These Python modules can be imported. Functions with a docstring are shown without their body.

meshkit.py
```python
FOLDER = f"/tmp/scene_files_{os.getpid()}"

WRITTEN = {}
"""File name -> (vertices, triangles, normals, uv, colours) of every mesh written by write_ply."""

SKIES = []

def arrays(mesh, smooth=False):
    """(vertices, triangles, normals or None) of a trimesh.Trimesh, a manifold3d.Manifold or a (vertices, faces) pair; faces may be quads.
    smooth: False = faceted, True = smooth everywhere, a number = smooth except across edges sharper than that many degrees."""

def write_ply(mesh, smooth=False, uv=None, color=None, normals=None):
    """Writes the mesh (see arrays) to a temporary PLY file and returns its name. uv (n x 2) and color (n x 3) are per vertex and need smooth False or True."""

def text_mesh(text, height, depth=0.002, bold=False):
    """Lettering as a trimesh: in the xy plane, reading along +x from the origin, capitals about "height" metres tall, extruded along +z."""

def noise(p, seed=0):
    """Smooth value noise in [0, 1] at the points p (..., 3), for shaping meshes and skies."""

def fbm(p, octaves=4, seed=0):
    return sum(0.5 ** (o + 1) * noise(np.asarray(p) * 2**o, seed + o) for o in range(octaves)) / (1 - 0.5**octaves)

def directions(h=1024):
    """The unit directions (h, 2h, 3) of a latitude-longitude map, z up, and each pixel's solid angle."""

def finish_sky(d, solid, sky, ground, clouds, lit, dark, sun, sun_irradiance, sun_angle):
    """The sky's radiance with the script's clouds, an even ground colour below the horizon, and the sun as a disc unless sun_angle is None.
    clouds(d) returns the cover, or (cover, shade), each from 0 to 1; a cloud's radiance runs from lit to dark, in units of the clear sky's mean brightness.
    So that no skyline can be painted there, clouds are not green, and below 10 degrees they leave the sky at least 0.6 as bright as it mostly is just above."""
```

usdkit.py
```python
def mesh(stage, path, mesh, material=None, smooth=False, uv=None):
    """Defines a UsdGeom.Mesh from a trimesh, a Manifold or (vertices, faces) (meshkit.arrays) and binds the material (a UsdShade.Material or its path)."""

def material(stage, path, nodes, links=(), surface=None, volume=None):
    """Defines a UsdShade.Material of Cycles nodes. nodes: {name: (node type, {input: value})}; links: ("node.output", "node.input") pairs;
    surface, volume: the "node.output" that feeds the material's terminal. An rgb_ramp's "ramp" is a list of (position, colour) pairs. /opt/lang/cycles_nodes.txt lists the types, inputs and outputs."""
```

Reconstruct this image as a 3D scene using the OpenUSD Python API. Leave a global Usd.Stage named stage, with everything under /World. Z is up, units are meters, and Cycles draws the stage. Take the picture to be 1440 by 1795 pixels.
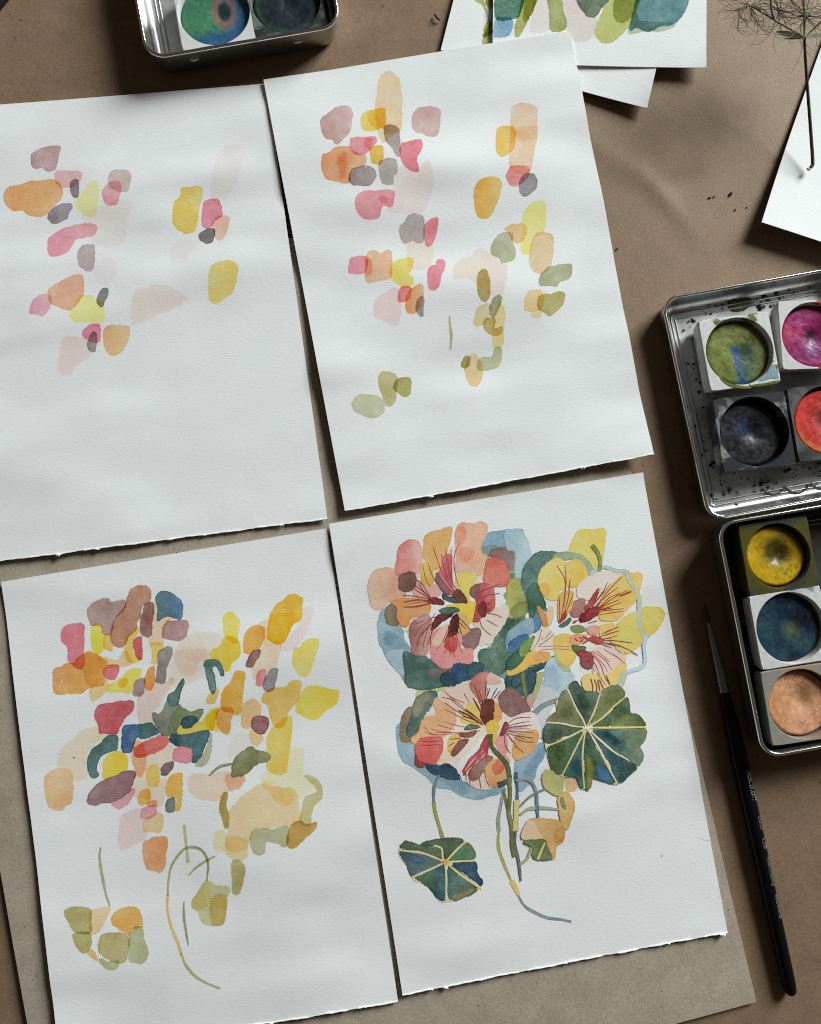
import math, random
import numpy as np, trimesh, usdkit, meshkit
from pxr import Usd, UsdGeom, UsdLux, UsdShade, Gf, Sdf, Vt
from shapely.geometry import Polygon, LineString, Point

stage = Usd.Stage.CreateInMemory()
UsdGeom.SetStageUpAxis(stage, UsdGeom.Tokens.z); UsdGeom.SetStageMetersPerUnit(stage, 1.0)
stage.SetDefaultPrim(UsdGeom.Xform.Define(stage, '/World').GetPrim())
rng = np.random.default_rng(7); random.seed(7)

# ------------------------------------------------------------------ camera
W, H, F = 1440.0, 1795.0, 1405.7                       # the photograph's size and focal length in its pixels
PITCH, ROLL, CAMH = 0.0747, -0.0319, 0.3677            # nearly straight down on the table
cp, sp, cr, sr = math.cos(PITCH), math.sin(PITCH), math.cos(ROLL), math.sin(ROLL)
R = np.array([[1, 0, 0], [0, cp, -sp], [0, sp, cp]]) @ np.array([[cr, 0, sr], [0, 1, 0], [-sr, 0, cr]])
cam = UsdGeom.Camera.Define(stage, '/World/camera')
m = np.eye(4); m[:3, :3] = R.T; m[3, :3] = (0, 0, CAMH)
cam.AddTransformOp().Set(Gf.Matrix4d(m.tolist()))
cam.CreateHorizontalApertureAttr(36.0); cam.CreateVerticalApertureAttr(36.0 * H / W)
cam.CreateFocalLengthAttr(36.0 * F / W); cam.CreateClippingRangeAttr(Gf.Vec2f(0.01, 50))
cam.CreateExposureAttr(1.02)

# ------------------------------------------------------------------ light: one big window to the upper right, dim room
DOME = 0.029
dm = usdkit.material(stage, '/World/Looks/room_light', {'b': ('background_shader', {'color': (1.0, 0.82, 0.62), 'strength': DOME})}, surface='b.background')
dome = UsdLux.DomeLight.Define(stage, '/World/room_ambient'); UsdShade.MaterialBindingAPI.Apply(dome.GetPrim()).Bind(dm)

def rect_light(name, pos, target, w, h, power, color):
    l = UsdLux.RectLight.Define(stage, '/World/' + name)
    pos, target = np.array(pos, float), np.array(target, float)
    z = pos - target; z /= np.linalg.norm(z)
    x = np.cross([0, 0, 1.0], z); x /= np.linalg.norm(x); y = np.cross(z, x)
    M = np.eye(4); M[0, :3], M[1, :3], M[2, :3], M[3, :3] = x, y, z, pos
    l.AddTransformOp().Set(Gf.Matrix4d(M.tolist()))
    l.CreateWidthAttr(w); l.CreateHeightAttr(h); l.CreateIntensityAttr(power); l.CreateColorAttr(Gf.Vec3f(*color))
    return l
rect_light('window_light', (2.05, 2.12, 1.52), (0.0, 0.0, 0), 1.25, 1.30, 18.0, (0.95, 1.0, 0.985))

# ------------------------------------------------------------------ helpers
_used = {}
def fresh(parent, name):
    k = (parent, name); n = _used.get(k, 0); _used[k] = n + 1
    return f'{parent}/{name}' if n == 0 else f'{parent}/{name}_{n:03d}'

def tag(prim, label=None, category=None, group=None, kind=None):
    for k, v in (('label', label), ('category', category), ('group', group), ('kind', kind)):
        if v: prim.SetCustomDataByKey(k, v)
    return prim

class Thing:
    """An Xform at the thing's base; parts are given in world coordinates and stored locally."""
    def __init__(s, name, base, angle=0.0, **kw):
        s.path = fresh('/World', name); s.base = np.array(base, float); s.a = angle
        x = UsdGeom.Xform.Define(stage, s.path)
        x.AddTranslateOp().Set(Gf.Vec3d(*map(float, base))); x.AddRotateZOp().Set(math.degrees(angle))
        s.prim = tag(x.GetPrim(), **kw)
    def local(s, p):
        p = np.asarray(p, float) - s.base; c, n = math.cos(s.a), math.sin(s.a)
        q = p.copy(); q[..., 0] = c * p[..., 0] + n * p[..., 1]; q[..., 1] = -n * p[..., 0] + c * p[..., 1]
        return q
    def world(s, q):
        q = np.asarray(q, float); c, n = math.cos(s.a), math.sin(s.a); p = q.copy()
        p[..., 0] = c * q[..., 0] - n * q[..., 1]; p[..., 1] = n * q[..., 0] + c * q[..., 1]
        return p + s.base
    def part(s, name, mesh, mat, smooth=False, local=False, under=None, label=None, attrs=None):
        if isinstance(mesh, trimesh.Trimesh): v, f = np.array(mesh.vertices), np.array(mesh.faces)
        else: v, f = np.asarray(mesh[0], float), np.asarray(mesh[1], int)
        if not local: v = s.local(v)
        path = fresh(under or s.path, name)
        mm = usdkit.mesh(stage, path, (v, f), mat, smooth)
        for k, a in (attrs or {}).items():
            a = np.asarray(a, np.float32); api = UsdGeom.PrimvarsAPI(mm)
            if a.ndim == 2: api.CreatePrimvar(k, Sdf.ValueTypeNames.Color3fArray, 'vertex').Set(Vt.Vec3fArray.FromNumpy(a))
            else: api.CreatePrimvar(k, Sdf.ValueTypeNames.FloatArray, 'vertex').Set(Vt.FloatArray.FromNumpy(a))
        if label: mm.GetPrim().SetCustomDataByKey('label', label)
        return path

def U(px, py, z=0.0):
    """Where the ray through a point of the photograph meets the height z."""
    px, py, z = np.broadcast_arrays(np.asarray(px, float), np.asarray(py, float), np.asarray(z, float))
    d = np.stack([(px - W / 2) / F, (H / 2 - py) / F, -np.ones_like(px)], -1) @ R.T
    t = (z - CAMH) / d[..., 2]
    return np.stack([d[..., 0] * t, d[..., 1] * t, z], -1)

def lin(c):
    if isinstance(c, str): c = np.array([int(c[i:i + 2], 16) for i in (0, 2, 4)]) / 255.0
    c = np.asarray(c, float); return np.where(c <= .04045, c / 12.92, ((c + .055) / 1.055) ** 2.4)

def cat(*ms):
    vs, fs, n = [], [], 0
    for v, f in ms:
        vs.append(np.asarray(v, float)); fs.append(np.asarray(f, int) + n); n += len(v)
    return np.vstack(vs), np.vstack(fs)

def tube(pts, r, n=8, cap=True):
    pts = np.asarray(pts, float); k = len(pts); r = np.broadcast_to(np.asarray(r, float), (k,))
    t = np.gradient(pts, axis=0); t /= np.linalg.norm(t, axis=1, keepdims=True) + 1e-12
    ref = np.array([0, 0, 1.0]) if abs(t[0][2]) < .9 else np.array([1.0, 0, 0])
    v = []
    for i in range(k):
        a = np.cross(t[i], ref); a /= np.linalg.norm(a) + 1e-12; b = np.cross(a, t[i]); ref = b
        th = np.arange(n) / n * 2 * np.pi
        v.append(pts[i] + r[i] * (np.cos(th)[:, None] * a + np.sin(th)[:, None] * b))
    v = np.vstack(v); f = []
    for i in range(k - 1):
        for j in range(n):
            a, b = i * n + j, i * n + (j + 1) % n
            f += [(a, b, b + n), (a, b + n, a + n)]
    if cap:
        v = np.vstack([v, pts[0], pts[-1]]); c0, c1 = k * n, k * n + 1
        for j in range(n):
            f += [(c0, (j + 1) % n, j), (c1, (k - 1) * n + j, (k - 1) * n + (j + 1) % n)]
    return v, np.array(f)

def spline(p, step):
    p = np.asarray(p, float)
    if len(p) < 3:
        n = max(2, int(np.linalg.norm(p[-1] - p[0]) / step) + 1); return p[0] + np.linspace(0, 1, n)[:, None] * (p[-1] - p[0])
    q = np.vstack([2 * p[0] - p[1], p, 2 * p[-1] - p[-2]]); out = []
    for i in range(1, len(q) - 2):
        n = max(2, int(np.linalg.norm(q[i + 1] - q[i]) / step) + 1); t = np.linspace(0, 1, n, endpoint=False)[:, None]
        a, b, c, d = q[i - 1], q[i], q[i + 1], q[i + 2]
        out.append(.5 * (2 * b + (c - a) * t + (2 * a - 5 * b + 4 * c - d) * t ** 2 + (3 * b - a - 3 * c + d) * t ** 3))
    return np.vstack(out + [p[-1:]])

def chaikin(p, k=2):
    p = np.asarray(p, float)
    for _ in range(k):
        n = np.roll(p, -1, 0); p = np.stack([.75 * p + .25 * n, .25 * p + .75 * n], 1).reshape(-1, p.shape[1])
    return p

def closed(p, k=4):
    """A closed outline through the points, corners kept fairly tight."""
    p = np.asarray(p, float); a, b, c, d = np.roll(p, 1, 0), p, np.roll(p, -1, 0), np.roll(p, -2, 0)
    L = np.linalg.norm(c - b, axis=1, keepdims=True) + 1e-12
    def tan(u, v, w):
        t = w - u; t = t / (np.linalg.norm(t, axis=1, keepdims=True) + 1e-12)
        return t
    t0, t1 = tan(a, b, c) * L * .75, tan(b, c, d) * L * .75; out = []
    for i in range(k):
        t = i / k; h00, h10, h01, h11 = 2 * t ** 3 - 3 * t ** 2 + 1, t ** 3 - 2 * t ** 2 + t, -2 * t ** 3 + 3 * t ** 2, t ** 3 - t ** 2
        out.append(h00 * b + h10 * t0 + h01 * c + h11 * t1)
    q = np.stack(out, 1).reshape(-1, 2)
    return chaikin(q, 1)

def grid_faces(nu, nv, off=0, flip=False):
    i, j = np.meshgrid(np.arange(nu - 1), np.arange(nv - 1), indexing='ij'); a = (i * nv + j).ravel() + off
    f = np.vstack([np.stack([a, a + nv, a + nv + 1], 1), np.stack([a, a + nv + 1, a + 1], 1)])
    return f[:, ::-1] if flip else f

def rounded(hw, hl, r, n=8):
    c = []
    for cx, cy, a0 in ((hw - r, hl - r, 0), (-hw + r, hl - r, 90), (-hw + r, -hl + r, 180), (hw - r, -hl + r, 270)):
        for a in np.radians(a0 + np.linspace(0, 90, n)): c.append((cx + r * math.cos(a), cy + r * math.sin(a)))
    return np.array(c)

def loft(rings, cap_last=True, cap_first=False):
    n = len(rings[0]); v = np.vstack(rings); f = []
    for i in range(len(rings) - 1):
        for j in range(n):
            a, b = i * n + j, i * n + (j + 1) % n; f += [(a, b, b + n), (a, b + n, a + n)]
    v = list(v)
    for on, i, fl in ((cap_last, len(rings) - 1, False), (cap_first, 0, True)):
        if on:
            v.append(np.mean(rings[i], 0)); c = len(v) - 1
            for j in range(n):
                t = (i * n + j, i * n + (j + 1) % n, c); f.append(t[::-1] if fl else t)
    return np.array(v), np.array(f)

# ------------------------------------------------------------------ materials
PAPER = (0.80, 0.815, 0.825)
TOOTH = {'tc': ('texture_coordinate', {}), 'mp': ('mapping', {'scale': (520, 1150, 700)}), 'gn': ('noise_texture', {'scale': 1, 'detail': 3, 'roughness': .55}),
         'bp': ('bump', {'strength': .42, 'distance': .00018})}
TOOTH_L = [('tc.object', 'mp.vector'), ('mp.vector', 'gn.vector'), ('gn.fac', 'bp.height')]

def simple(name, color, rough=.5, metal=0.0, noise=None, bump=None, spec=.5, **kw):
    """A principled surface whose colour wavers a little (noise = scale, amount) and whose relief is a fine noise (bump = scale, height)."""
    n = {'tc': ('texture_coordinate', {}), 'p': ('principled_bsdf', {'base_color': color, 'roughness': rough, 'metallic': metal, 'specular_ior_level': spec, **kw})}
    l = []
    if noise:
        c = np.array(color)
        n['n'] = ('noise_texture', {'scale': noise[0], 'detail': 5, 'roughness': .6})
        n['r'] = ('rgb_ramp', {'ramp': [(.25, tuple(np.clip(c * (1 - noise[1]), 0, 1))), (.75, tuple(np.clip(c * (1 + noise[1]), 0, 1)))]})
        l += [('tc.object', 'n.vector'), ('n.fac', 'r.fac'), ('r.color', 'p.base_color')]
    if bump:
        n['bn'] = ('noise_texture', {'scale': bump[0], 'detail': 4, 'roughness': .6}); n['b'] = ('bump', {'strength': .6, 'distance': bump[1]})
        l += [('tc.object', 'bn.vector'), ('bn.fac', 'b.height'), ('b.normal', 'p.normal')]
    return usdkit.material(stage, '/World/Looks/' + name, n, l, surface='p.BSDF')

M = {}
M['paper'] = usdkit.material(stage, '/World/Looks/watercolour_paper', {**TOOTH, 'p': ('principled_bsdf', {'base_color': PAPER, 'roughness': .85, 'specular_ior_level': .25}),
    'cn': ('noise_texture', {'scale': 60, 'detail': 4}), 'cr': ('rgb_ramp', {'ramp': [(.3, tuple(np.array(PAPER) * .975)), (.7, tuple(np.array(PAPER) * 1.015))]})},
    TOOTH_L + [('bp.normal', 'p.normal'), ('tc.object', 'cn.vector'), ('cn.fac', 'cr.fac'), ('cr.color', 'p.base_color')], surface='p.BSDF')
M['torn'] = simple('torn_paper', (.86, .87, .87), .9, noise=(900, .05), bump=(1500, .0002))

def paint_material(name, body):
    """Watercolour: a pigment film with an uneven, slightly darker rim. edge = distance to the outline (mm), soft = width of its fade (mm)."""
    n = {**TOOTH, 'ae': ('attribute', {'attribute': 'edge'}), 'as': ('attribute', {'attribute': 'soft'}), 'ar': ('attribute', {'attribute': 'rag'}), 'ap': ('attribute', {'attribute': 'pigment'}),
         'n1': ('noise_texture', {'scale': 330, 'detail': 2}), 'n2': ('noise_texture', {'scale': 1300, 'detail': 2}), 'n3': ('noise_texture', {'scale': 130, 'detail': 4, 'roughness': .6}),
         'n4': ('noise_texture', {'scale': 1500, 'detail': 3, 'roughness': .7}),
         'a1': ('math', {'math_type': 'subtract', 'value2': .5}), 'a2': ('math', {'math_type': 'subtract', 'value2': .5}),
         'b1': ('math', {'math_type': 'multiply', 'value2': 1.5}), 'b2': ('math', {'math_type': 'multiply_add', 'value2': .9}),
         'e': ('math', {'math_type': 'multiply_add'}),
         'al': ('map_range', {'range_type': 'smoothstep', 'from_min': 0.0, 'from_max': .2, 'to_min': 0.0, 'to_max': 1.0, 'clamp': True}),
         'rim': ('map_range', {'range_type': 'smoothstep', 'from_min': 0.0, 'from_max': .9, 'to_min': .30, 'to_max': 0.0, 'clamp': True}),
         'rs': ('map_range', {'range_type': 'linear', 'from_min': .2, 'from_max': .6, 'to_min': 1.0, 'to_max': 0.0, 'clamp': True}), 'rm': ('math', {'math_type': 'multiply'}),
         'd1': ('math', {'math_type': 'multiply_add', 'value2': 1.25, 'value3': .17}), 'd2': ('math', {'math_type': 'multiply_add', 'value2': 1.1}), 'd3': ('math', {'math_type': 'add'}),
         'd4': ('math', {'math_type': 'add', 'value2': -.36}),
         'g': ('gamma', {}), 'clear': ('transparent_bsdf', {'color': (1, 1, 1)}), 'mx': ('mix_closure', {})}
    l = TOOTH_L + [('tc.object', f'{k}.vector') for k in ('n1', 'n2', 'n3', 'n4')] + [('n1.fac', 'a1.value1'), ('n2.fac', 'a2.value1'), ('a1.value', 'b1.value1'), ('a2.value', 'b2.value1'), ('b1.value', 'b2.value3'),
         ('b2.value', 'e.value1'), ('ar.fac', 'e.value2'), ('ae.fac', 'e.value3'), ('e.value', 'al.value'), ('as.fac', 'al.from_max'), ('e.value', 'rim.value'), ('as.fac', 'rs.value'),
         ('rim.result', 'rm.value1'), ('rs.result', 'rm.value2'), ('n3.fac', 'd1.value1'), ('n4.fac', 'd2.value1'), ('d1.value', 'd2.value3'), ('d2.value', 'd3.value1'), ('rm.value', 'd3.value2'), ('d3.value', 'd4.value1'),
         ('ap.color', 'g.color'), ('d4.value', 'g.gamma'), ('al.result', 'mx.fac'), ('clear.BSDF', 'mx.closure1'), ('body.BSDF', 'mx.closure2')]
    if body:                                                    # body colour covers; only where its fade is wide does the pigment thin out to bare paper
        n['al'] = ('map_range', {'range_type': 'smoothstep', 'from_min': 0.0, 'from_max': .12, 'to_min': 0.0, 'to_max': 1.0, 'clamp': True})
        n['fd'] = ('map_range', {'range_type': 'smoothstep', 'from_min': 0.0, 'to_min': 0.0, 'to_max': 1.0, 'clamp': True}); n['d5'] = ('math', {'math_type': 'multiply'})
        l = [q for q in l if q not in (('as.fac', 'al.from_max'), ('d4.value', 'g.gamma'))] + [('e.value', 'fd.value'), ('as.fac', 'fd.from_max'), ('d4.value', 'd5.value1'), ('fd.result', 'd5.value2'), ('d5.value', 'g.gamma')]
        n['tint'] = ('mix_color', {'blend_type': 'multiply', 'fac': 1.0, 'b': PAPER}); n['body'] = ('principled_bsdf', {'roughness': .8, 'specular_ior_level': .25})
        l += [('g.color', 'tint.a'), ('tint.result', 'body.base_color'), ('bp.normal', 'body.normal')]
    else:
        n['body'] = ('transparent_bsdf', {}); l += [('g.color', 'body.color')]
        for k in ('mp', 'gn', 'bp'): n.pop(k)
        l = [x for x in l if x[0].split('.')[0] in n and x[1].split('.')[0] in n]
    return usdkit.material(stage, '/World/Looks/' + name, n, l, surface='mx.closure')
M['glaze'] = paint_material('watercolour_glaze', False)
M['body'] = paint_material('watercolour_body', True)

def card(name, base, fleck, scale=1.0, rough=.9, spec=.2):
    b = np.array(base); fl = np.array(fleck)
    return usdkit.material(stage, '/World/Looks/' + name, {'tc': ('texture_coordinate', {}), 'p': ('principled_bsdf', {'roughness': rough, 'specular_ior_level': spec, 'specular_tint': (1.0, .84, .66)}),
        'n1': ('noise_texture', {'scale': 900 * scale, 'detail': 5, 'roughness': .7}), 'r1': ('rgb_ramp', {'ramp': [(.25, tuple(b * .72)), (.5, tuple(b)), (.75, tuple(b * 1.28))]}),
        'n2': ('noise_texture', {'scale': 70, 'detail': 5, 'roughness': .65}), 'r2': ('rgb_ramp', {'ramp': [(.3, (.86, .86, .85)), (.7, (1.1, 1.09, 1.08))]}),
        'mp': ('mapping', {'scale': (500, 2600, 800), 'rotation': (0, 0, .5)}), 'n3': ('noise_texture', {'scale': 1, 'detail': 1, 'distortion': .8}), 'r3': ('rgb_ramp', {'ramp': [(.70, (0, 0, 0)), (.76, (1, 1, 1))]}),
        'n5': ('noise_texture', {'scale': 420, 'detail': 1}), 'r5': ('rgb_ramp', {'ramp': [(.205, (1, 1, 1)), (.235, (0, 0, 0))]}),
        'm1': ('mix_color', {'blend_type': 'multiply', 'fac': 1.0, 'use_clamp_result': False}), 'm2': ('mix_color', {'b': tuple(fl)}), 'm3': ('mix_color', {'b': tuple(b * .25)}),
        'h': ('math', {'math_type': 'multiply', 'value2': .45}), 'b': ('bump', {'strength': .5, 'distance': .0002})},
        [('tc.object', f'{k}.vector') for k in ('n1', 'n2', 'mp', 'n5')] + [('mp.vector', 'n3.vector'), ('n1.fac', 'r1.fac'), ('n2.fac', 'r2.fac'), ('n3.fac', 'r3.fac'), ('n5.fac', 'r5.fac'), ('r1.color', 'm1.a'), ('r2.color', 'm1.b'),
         ('m1.result', 'm2.a'), ('r3.color', 'h.value1'), ('h.value', 'm2.fac'), ('m2.result', 'm3.a'), ('r5.color', 'm3.fac'), ('m3.result', 'p.base_color'), ('n1.fac', 'b.height'), ('b.normal', 'p.normal')], surface='p.BSDF')
M['kraft'] = card('kraft_paper', (.218, .146, .095), (.31, .225, .155), rough=.55, spec=.42)
M['board'] = card('grey_board', (.38, .325, .262), (.52, .47, .40))
M['tin'] = simple('tin_plate', (.50, .505, .49), .30, 1.0, noise=(260, .18), bump=(1400, .00005))
M['rim'] = simple('rolled_rim', (.86, .86, .84), .17, 1.0, noise=(300, .08))
M['tin_dark'] = simple('near_black_tin', (.05, .048, .042), .5, .5, noise=(70, .6))  # near-black, uneven metal for the inside of the deep tin
M['worn'] = simple('worn_tin_floor', (.42, .43, .42), .5, .6, noise=(55, .55), bump=(1400, .00006))
M['plastic'] = simple('white_plastic', (.66, .665, .66), .32, noise=(180, .06))
def smudged(name, base, over, lo=.45, hi=.56, scale=75):
    return usdkit.material(stage, '/World/Looks/' + name, {'tc': ('texture_coordinate', {}), 'n': ('noise_texture', {'scale': scale, 'detail': 6, 'roughness': .62, 'distortion': .6}), 'r': ('rgb_ramp', {'ramp': [(lo, base), (hi, over)]}), 'n2': ('noise_texture', {'scale': 400, 'detail': 4}),
        'r2': ('rgb_ramp', {'ramp': [(.3, (.86, .86, .86)), (.7, (1.06, 1.06, 1.06))]}), 'm': ('mix_color', {'blend_type': 'multiply', 'fac': 1.0}), 'p': ('principled_bsdf', {'roughness': .34})},
        [('tc.object', 'n.vector'), ('tc.object', 'n2.vector'), ('n.fac', 'r.fac'), ('n2.fac', 'r2.fac'), ('r.color', 'm.a'), ('r2.color', 'm.b'), ('m.result', 'p.base_color')], surface='p.BSDF')
M['stain_olive'] = smudged('olive_stained_plastic', (.66, .665, .66), (.12, .14, .035), .60, .63, 60)
M['stain_red'] = smudged('red_stained_plastic', (.64, .64, .64), (.36, .02, .03), .60, .625, 70)
M['stain_blue'] = smudged('blue_stained_plastic', (.64, .645, .64), (.20, .26, .30), .60, .66, 50)
M['dirty'] = smudged('ink_smudged_plastic', (.30, .31, .31), (.022, .026, .032), .36, .47)
M['dirtyred'] = smudged('red_smudged_plastic', (.10, .105, .10), (.03, .03, .032), .42, .55)
M['dirtyyellow'] = smudged('yellow_smudged_plastic', (.075, .066, .010), (.035, .05, .045), .5, .62)
M['dirtygreen'] = smudged('green_smudged_plastic', (.16, .19, .17), (.025, .034, .034), .42, .54)
M['dirtypeach'] = smudged('peach_smudged_plastic', (.27, .262, .245), (.36, .23, .15), .5, .64)
M['black'] = simple('black_lacquer', (.004, .004, .005), .3, spec=.22)
M['wood'] = simple('dark_tabletop', (.012, .010, .010), .5)
M['lettering'] = simple('silver_lettering', (.17, .17, .16), .4)
M['ferrule'] = simple('nickel_ferrule', (.30, .30, .30), .26, 1.0, noise=(500, .1))
M['hair'] = simple('brush_hair', (.035, .028, .02), .5, bump=(3000, .0002))
M['stem'] = simple('dry_stem', (.20, .17, .095), .7, noise=(400, .35))
M['stem_dark'] = simple('dark_twig', (.055, .05, .03), .7, noise=(400, .3))
M['leaf'] = simple('dry_leaf', (.12, .14, .07), .65, noise=(400, .4))
M['tail'] = simple('seed_hair', (.24, .195, .125), .8)
M['seed'] = simple('dark_seed', (.014, .010, .009), .6, bump=(900, .0004))
M['pith'] = simple('white_pith', (.6, .6, .55), .8)
cake = {'ap': ('attribute', {'attribute': 'pigment'}), 'tc': ('texture_coordinate', {}), 'p': ('principled_bsdf', {'roughness': .42, 'specular_ior_level': .28}), 'n': ('noise_texture', {'scale': 500, 'detail': 5, 'roughness': .65}),
        'r': ('rgb_ramp', {'ramp': [(.25, (.78, .78, .78)), (.75, (1.15, 1.15, 1.15))]}), 'm': ('mix_color', {'blend_type': 'multiply', 'fac': 1.0}), 'b': ('bump', {'strength': .35, 'distance': .00016}),
        'rr': ('map_range', {'from_min': .3, 'from_max': .7, 'to_min': .24, 'to_max': .6})}
def crackle(name, lines):
    n = dict(cake); n['v'] = ('voronoi_texture', {'feature': 'distance_to_edge', 'scale': 330}); n['vd'] = ('noise_texture', {'scale': 800, 'detail': 3}); n['vr'] = ('rgb_ramp', {'ramp': [(0.0, (.3, .25, .2)), (.035, (1, 1, 1))]})
    n['k'] = ('noise_texture', {'scale': 110, 'detail': 2}); n['kr'] = ('rgb_ramp', {'ramp': [(lines, (0, 0, 0)), (lines + .1, (1, 1, 1))]}); n['m2'] = ('mix_color', {'blend_type': 'multiply'}); n['ad'] = ('mix_vector', {'fac': .0012})
    return usdkit.material(stage, '/World/Looks/' + name, n, [('tc.object', 'n.vector'), ('tc.object', 'ad.a'), ('vd.color', 'ad.b'), ('tc.object', 'vd.vector'), ('ad.result', 'v.vector'), ('v.distance', 'vr.fac'), ('tc.object', 'k.vector'), ('k.fac', 'kr.fac'),
        ('n.fac', 'r.fac'), ('ap.color', 'm.a'), ('r.color', 'm.b'), ('m.result', 'm2.a'), ('vr.color', 'm2.b'), ('kr.color', 'm2.fac'), ('m2.result', 'p.base_color'), ('n.fac', 'b.height'), ('b.normal', 'p.normal'), ('n.fac', 'rr.value'), ('rr.result', 'p.roughness')], surface='p.BSDF')
M['crackled'] = crackle('crackled_paint_cake', .42)
M['cake'] = usdkit.material(stage, '/World/Looks/paint_cake', cake, [('tc.object', 'n.vector'), ('n.fac', 'r.fac'), ('ap.color', 'm.a'), ('r.color', 'm.b'), ('m.result', 'p.base_color'), ('n.fac', 'b.height'), ('b.normal', 'p.normal'), ('n.fac', 'rr.value'), ('rr.result', 'p.roughness')], surface='p.BSDF')
splash_cache = {}
def splash_mat(hexc):
    if hexc not in splash_cache: splash_cache[hexc] = simple('dried_paint_' + hexc, tuple(lin(hexc)), .3, noise=(700, .3))
    return splash_cache[hexc]

#@SETTING
# ------------------------------------------------------------------ the setting
def craft_z(x, y):
    p = np.stack([x * 9, y * 9, np.zeros_like(x)], -1)
    z = (meshkit.fbm(p, 3, 3) - .5) * .0018
    z += (meshkit.fbm(p * 3.3, 2, 5) - .5) * .0004
    a = U(1150, 330)                                        # a pinched crease in the wrapping paper
    for (dx, dy, amp, wd, ln) in ((.62, -.78, .0006, .0024, .022), (.95, .30, -.0004, .004, .022), (-.8, .6, .0005, .0045, .03)):
        t = (x - a[0]) * dx + (y - a[1]) * dy; s = -(x - a[0]) * dy + (y - a[1]) * dx
        z += amp * np.exp(-(s / wd) ** 2) * np.exp(-((t - ln * .5) / ln) ** 2)
    b, c = U(60, 60), U(200, -60)                            # the sheet lifts towards its cut corner
    d = (c - b)[:2] / np.linalg.norm((c - b)[:2]); s = (x - b[0]) * -d[1] + (y - b[1]) * d[0]
    z += .006 / (1 + np.exp(-(s - .002) / .0045))
    return z
c0, c1 = U(38, 0), U(0, 48)
edge_d = (c1 - c0)[:2] / np.linalg.norm((c1 - c0)[:2])      # the cut edge of the wrapping paper runs along this line
gx, gy = np.meshgrid(np.arange(-.34, .3401, .003), np.arange(-.40, .4201, .003), indexing='ij')
side = (gx - c0[0]) * edge_d[1] - (gy - c0[1]) * edge_d[0]
if ((0 - c0[0]) * edge_d[1] - (0 - c0[1]) * edge_d[0]) < 0: side = -side
nrm = np.array([edge_d[1], -edge_d[0]]); nrm = nrm if (nrm @ (np.zeros(2) - c0[:2])) > 0 else -nrm
push = np.minimum(side, 0)                                   # vertices past the cut are drawn back onto it
px_, py_ = gx - push * nrm[0], gy - push * nrm[1]
# (smooth the lift away near the cut so that the edge stays in place)
v = np.stack([px_, py_, craft_z(px_, py_)], -1).reshape(-1, 3)
f = grid_faces(*gx.shape)
ar = np.linalg.norm(np.cross(v[f[:, 1]] - v[f[:, 0]], v[f[:, 2]] - v[f[:, 0]]), axis=1); f = f[ar > 1e-9]
kp = usdkit.mesh(stage, '/World/craft_paper', (v, f), M['kraft'], True)
tag(kp.GetPrim(), kind='structure', label='brown kraft wrapping paper covering the table', category='table cover')
tb = trimesh.creation.box((2.0, 1.8, .03)); tb.apply_translation((0, 0, -.022))
tag(usdkit.mesh(stage, '/World/tabletop', tb, M['wood']).GetPrim(), kind='structure', label='dark tabletop beyond the cut edge of the brown paper', category='tabletop')

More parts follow.
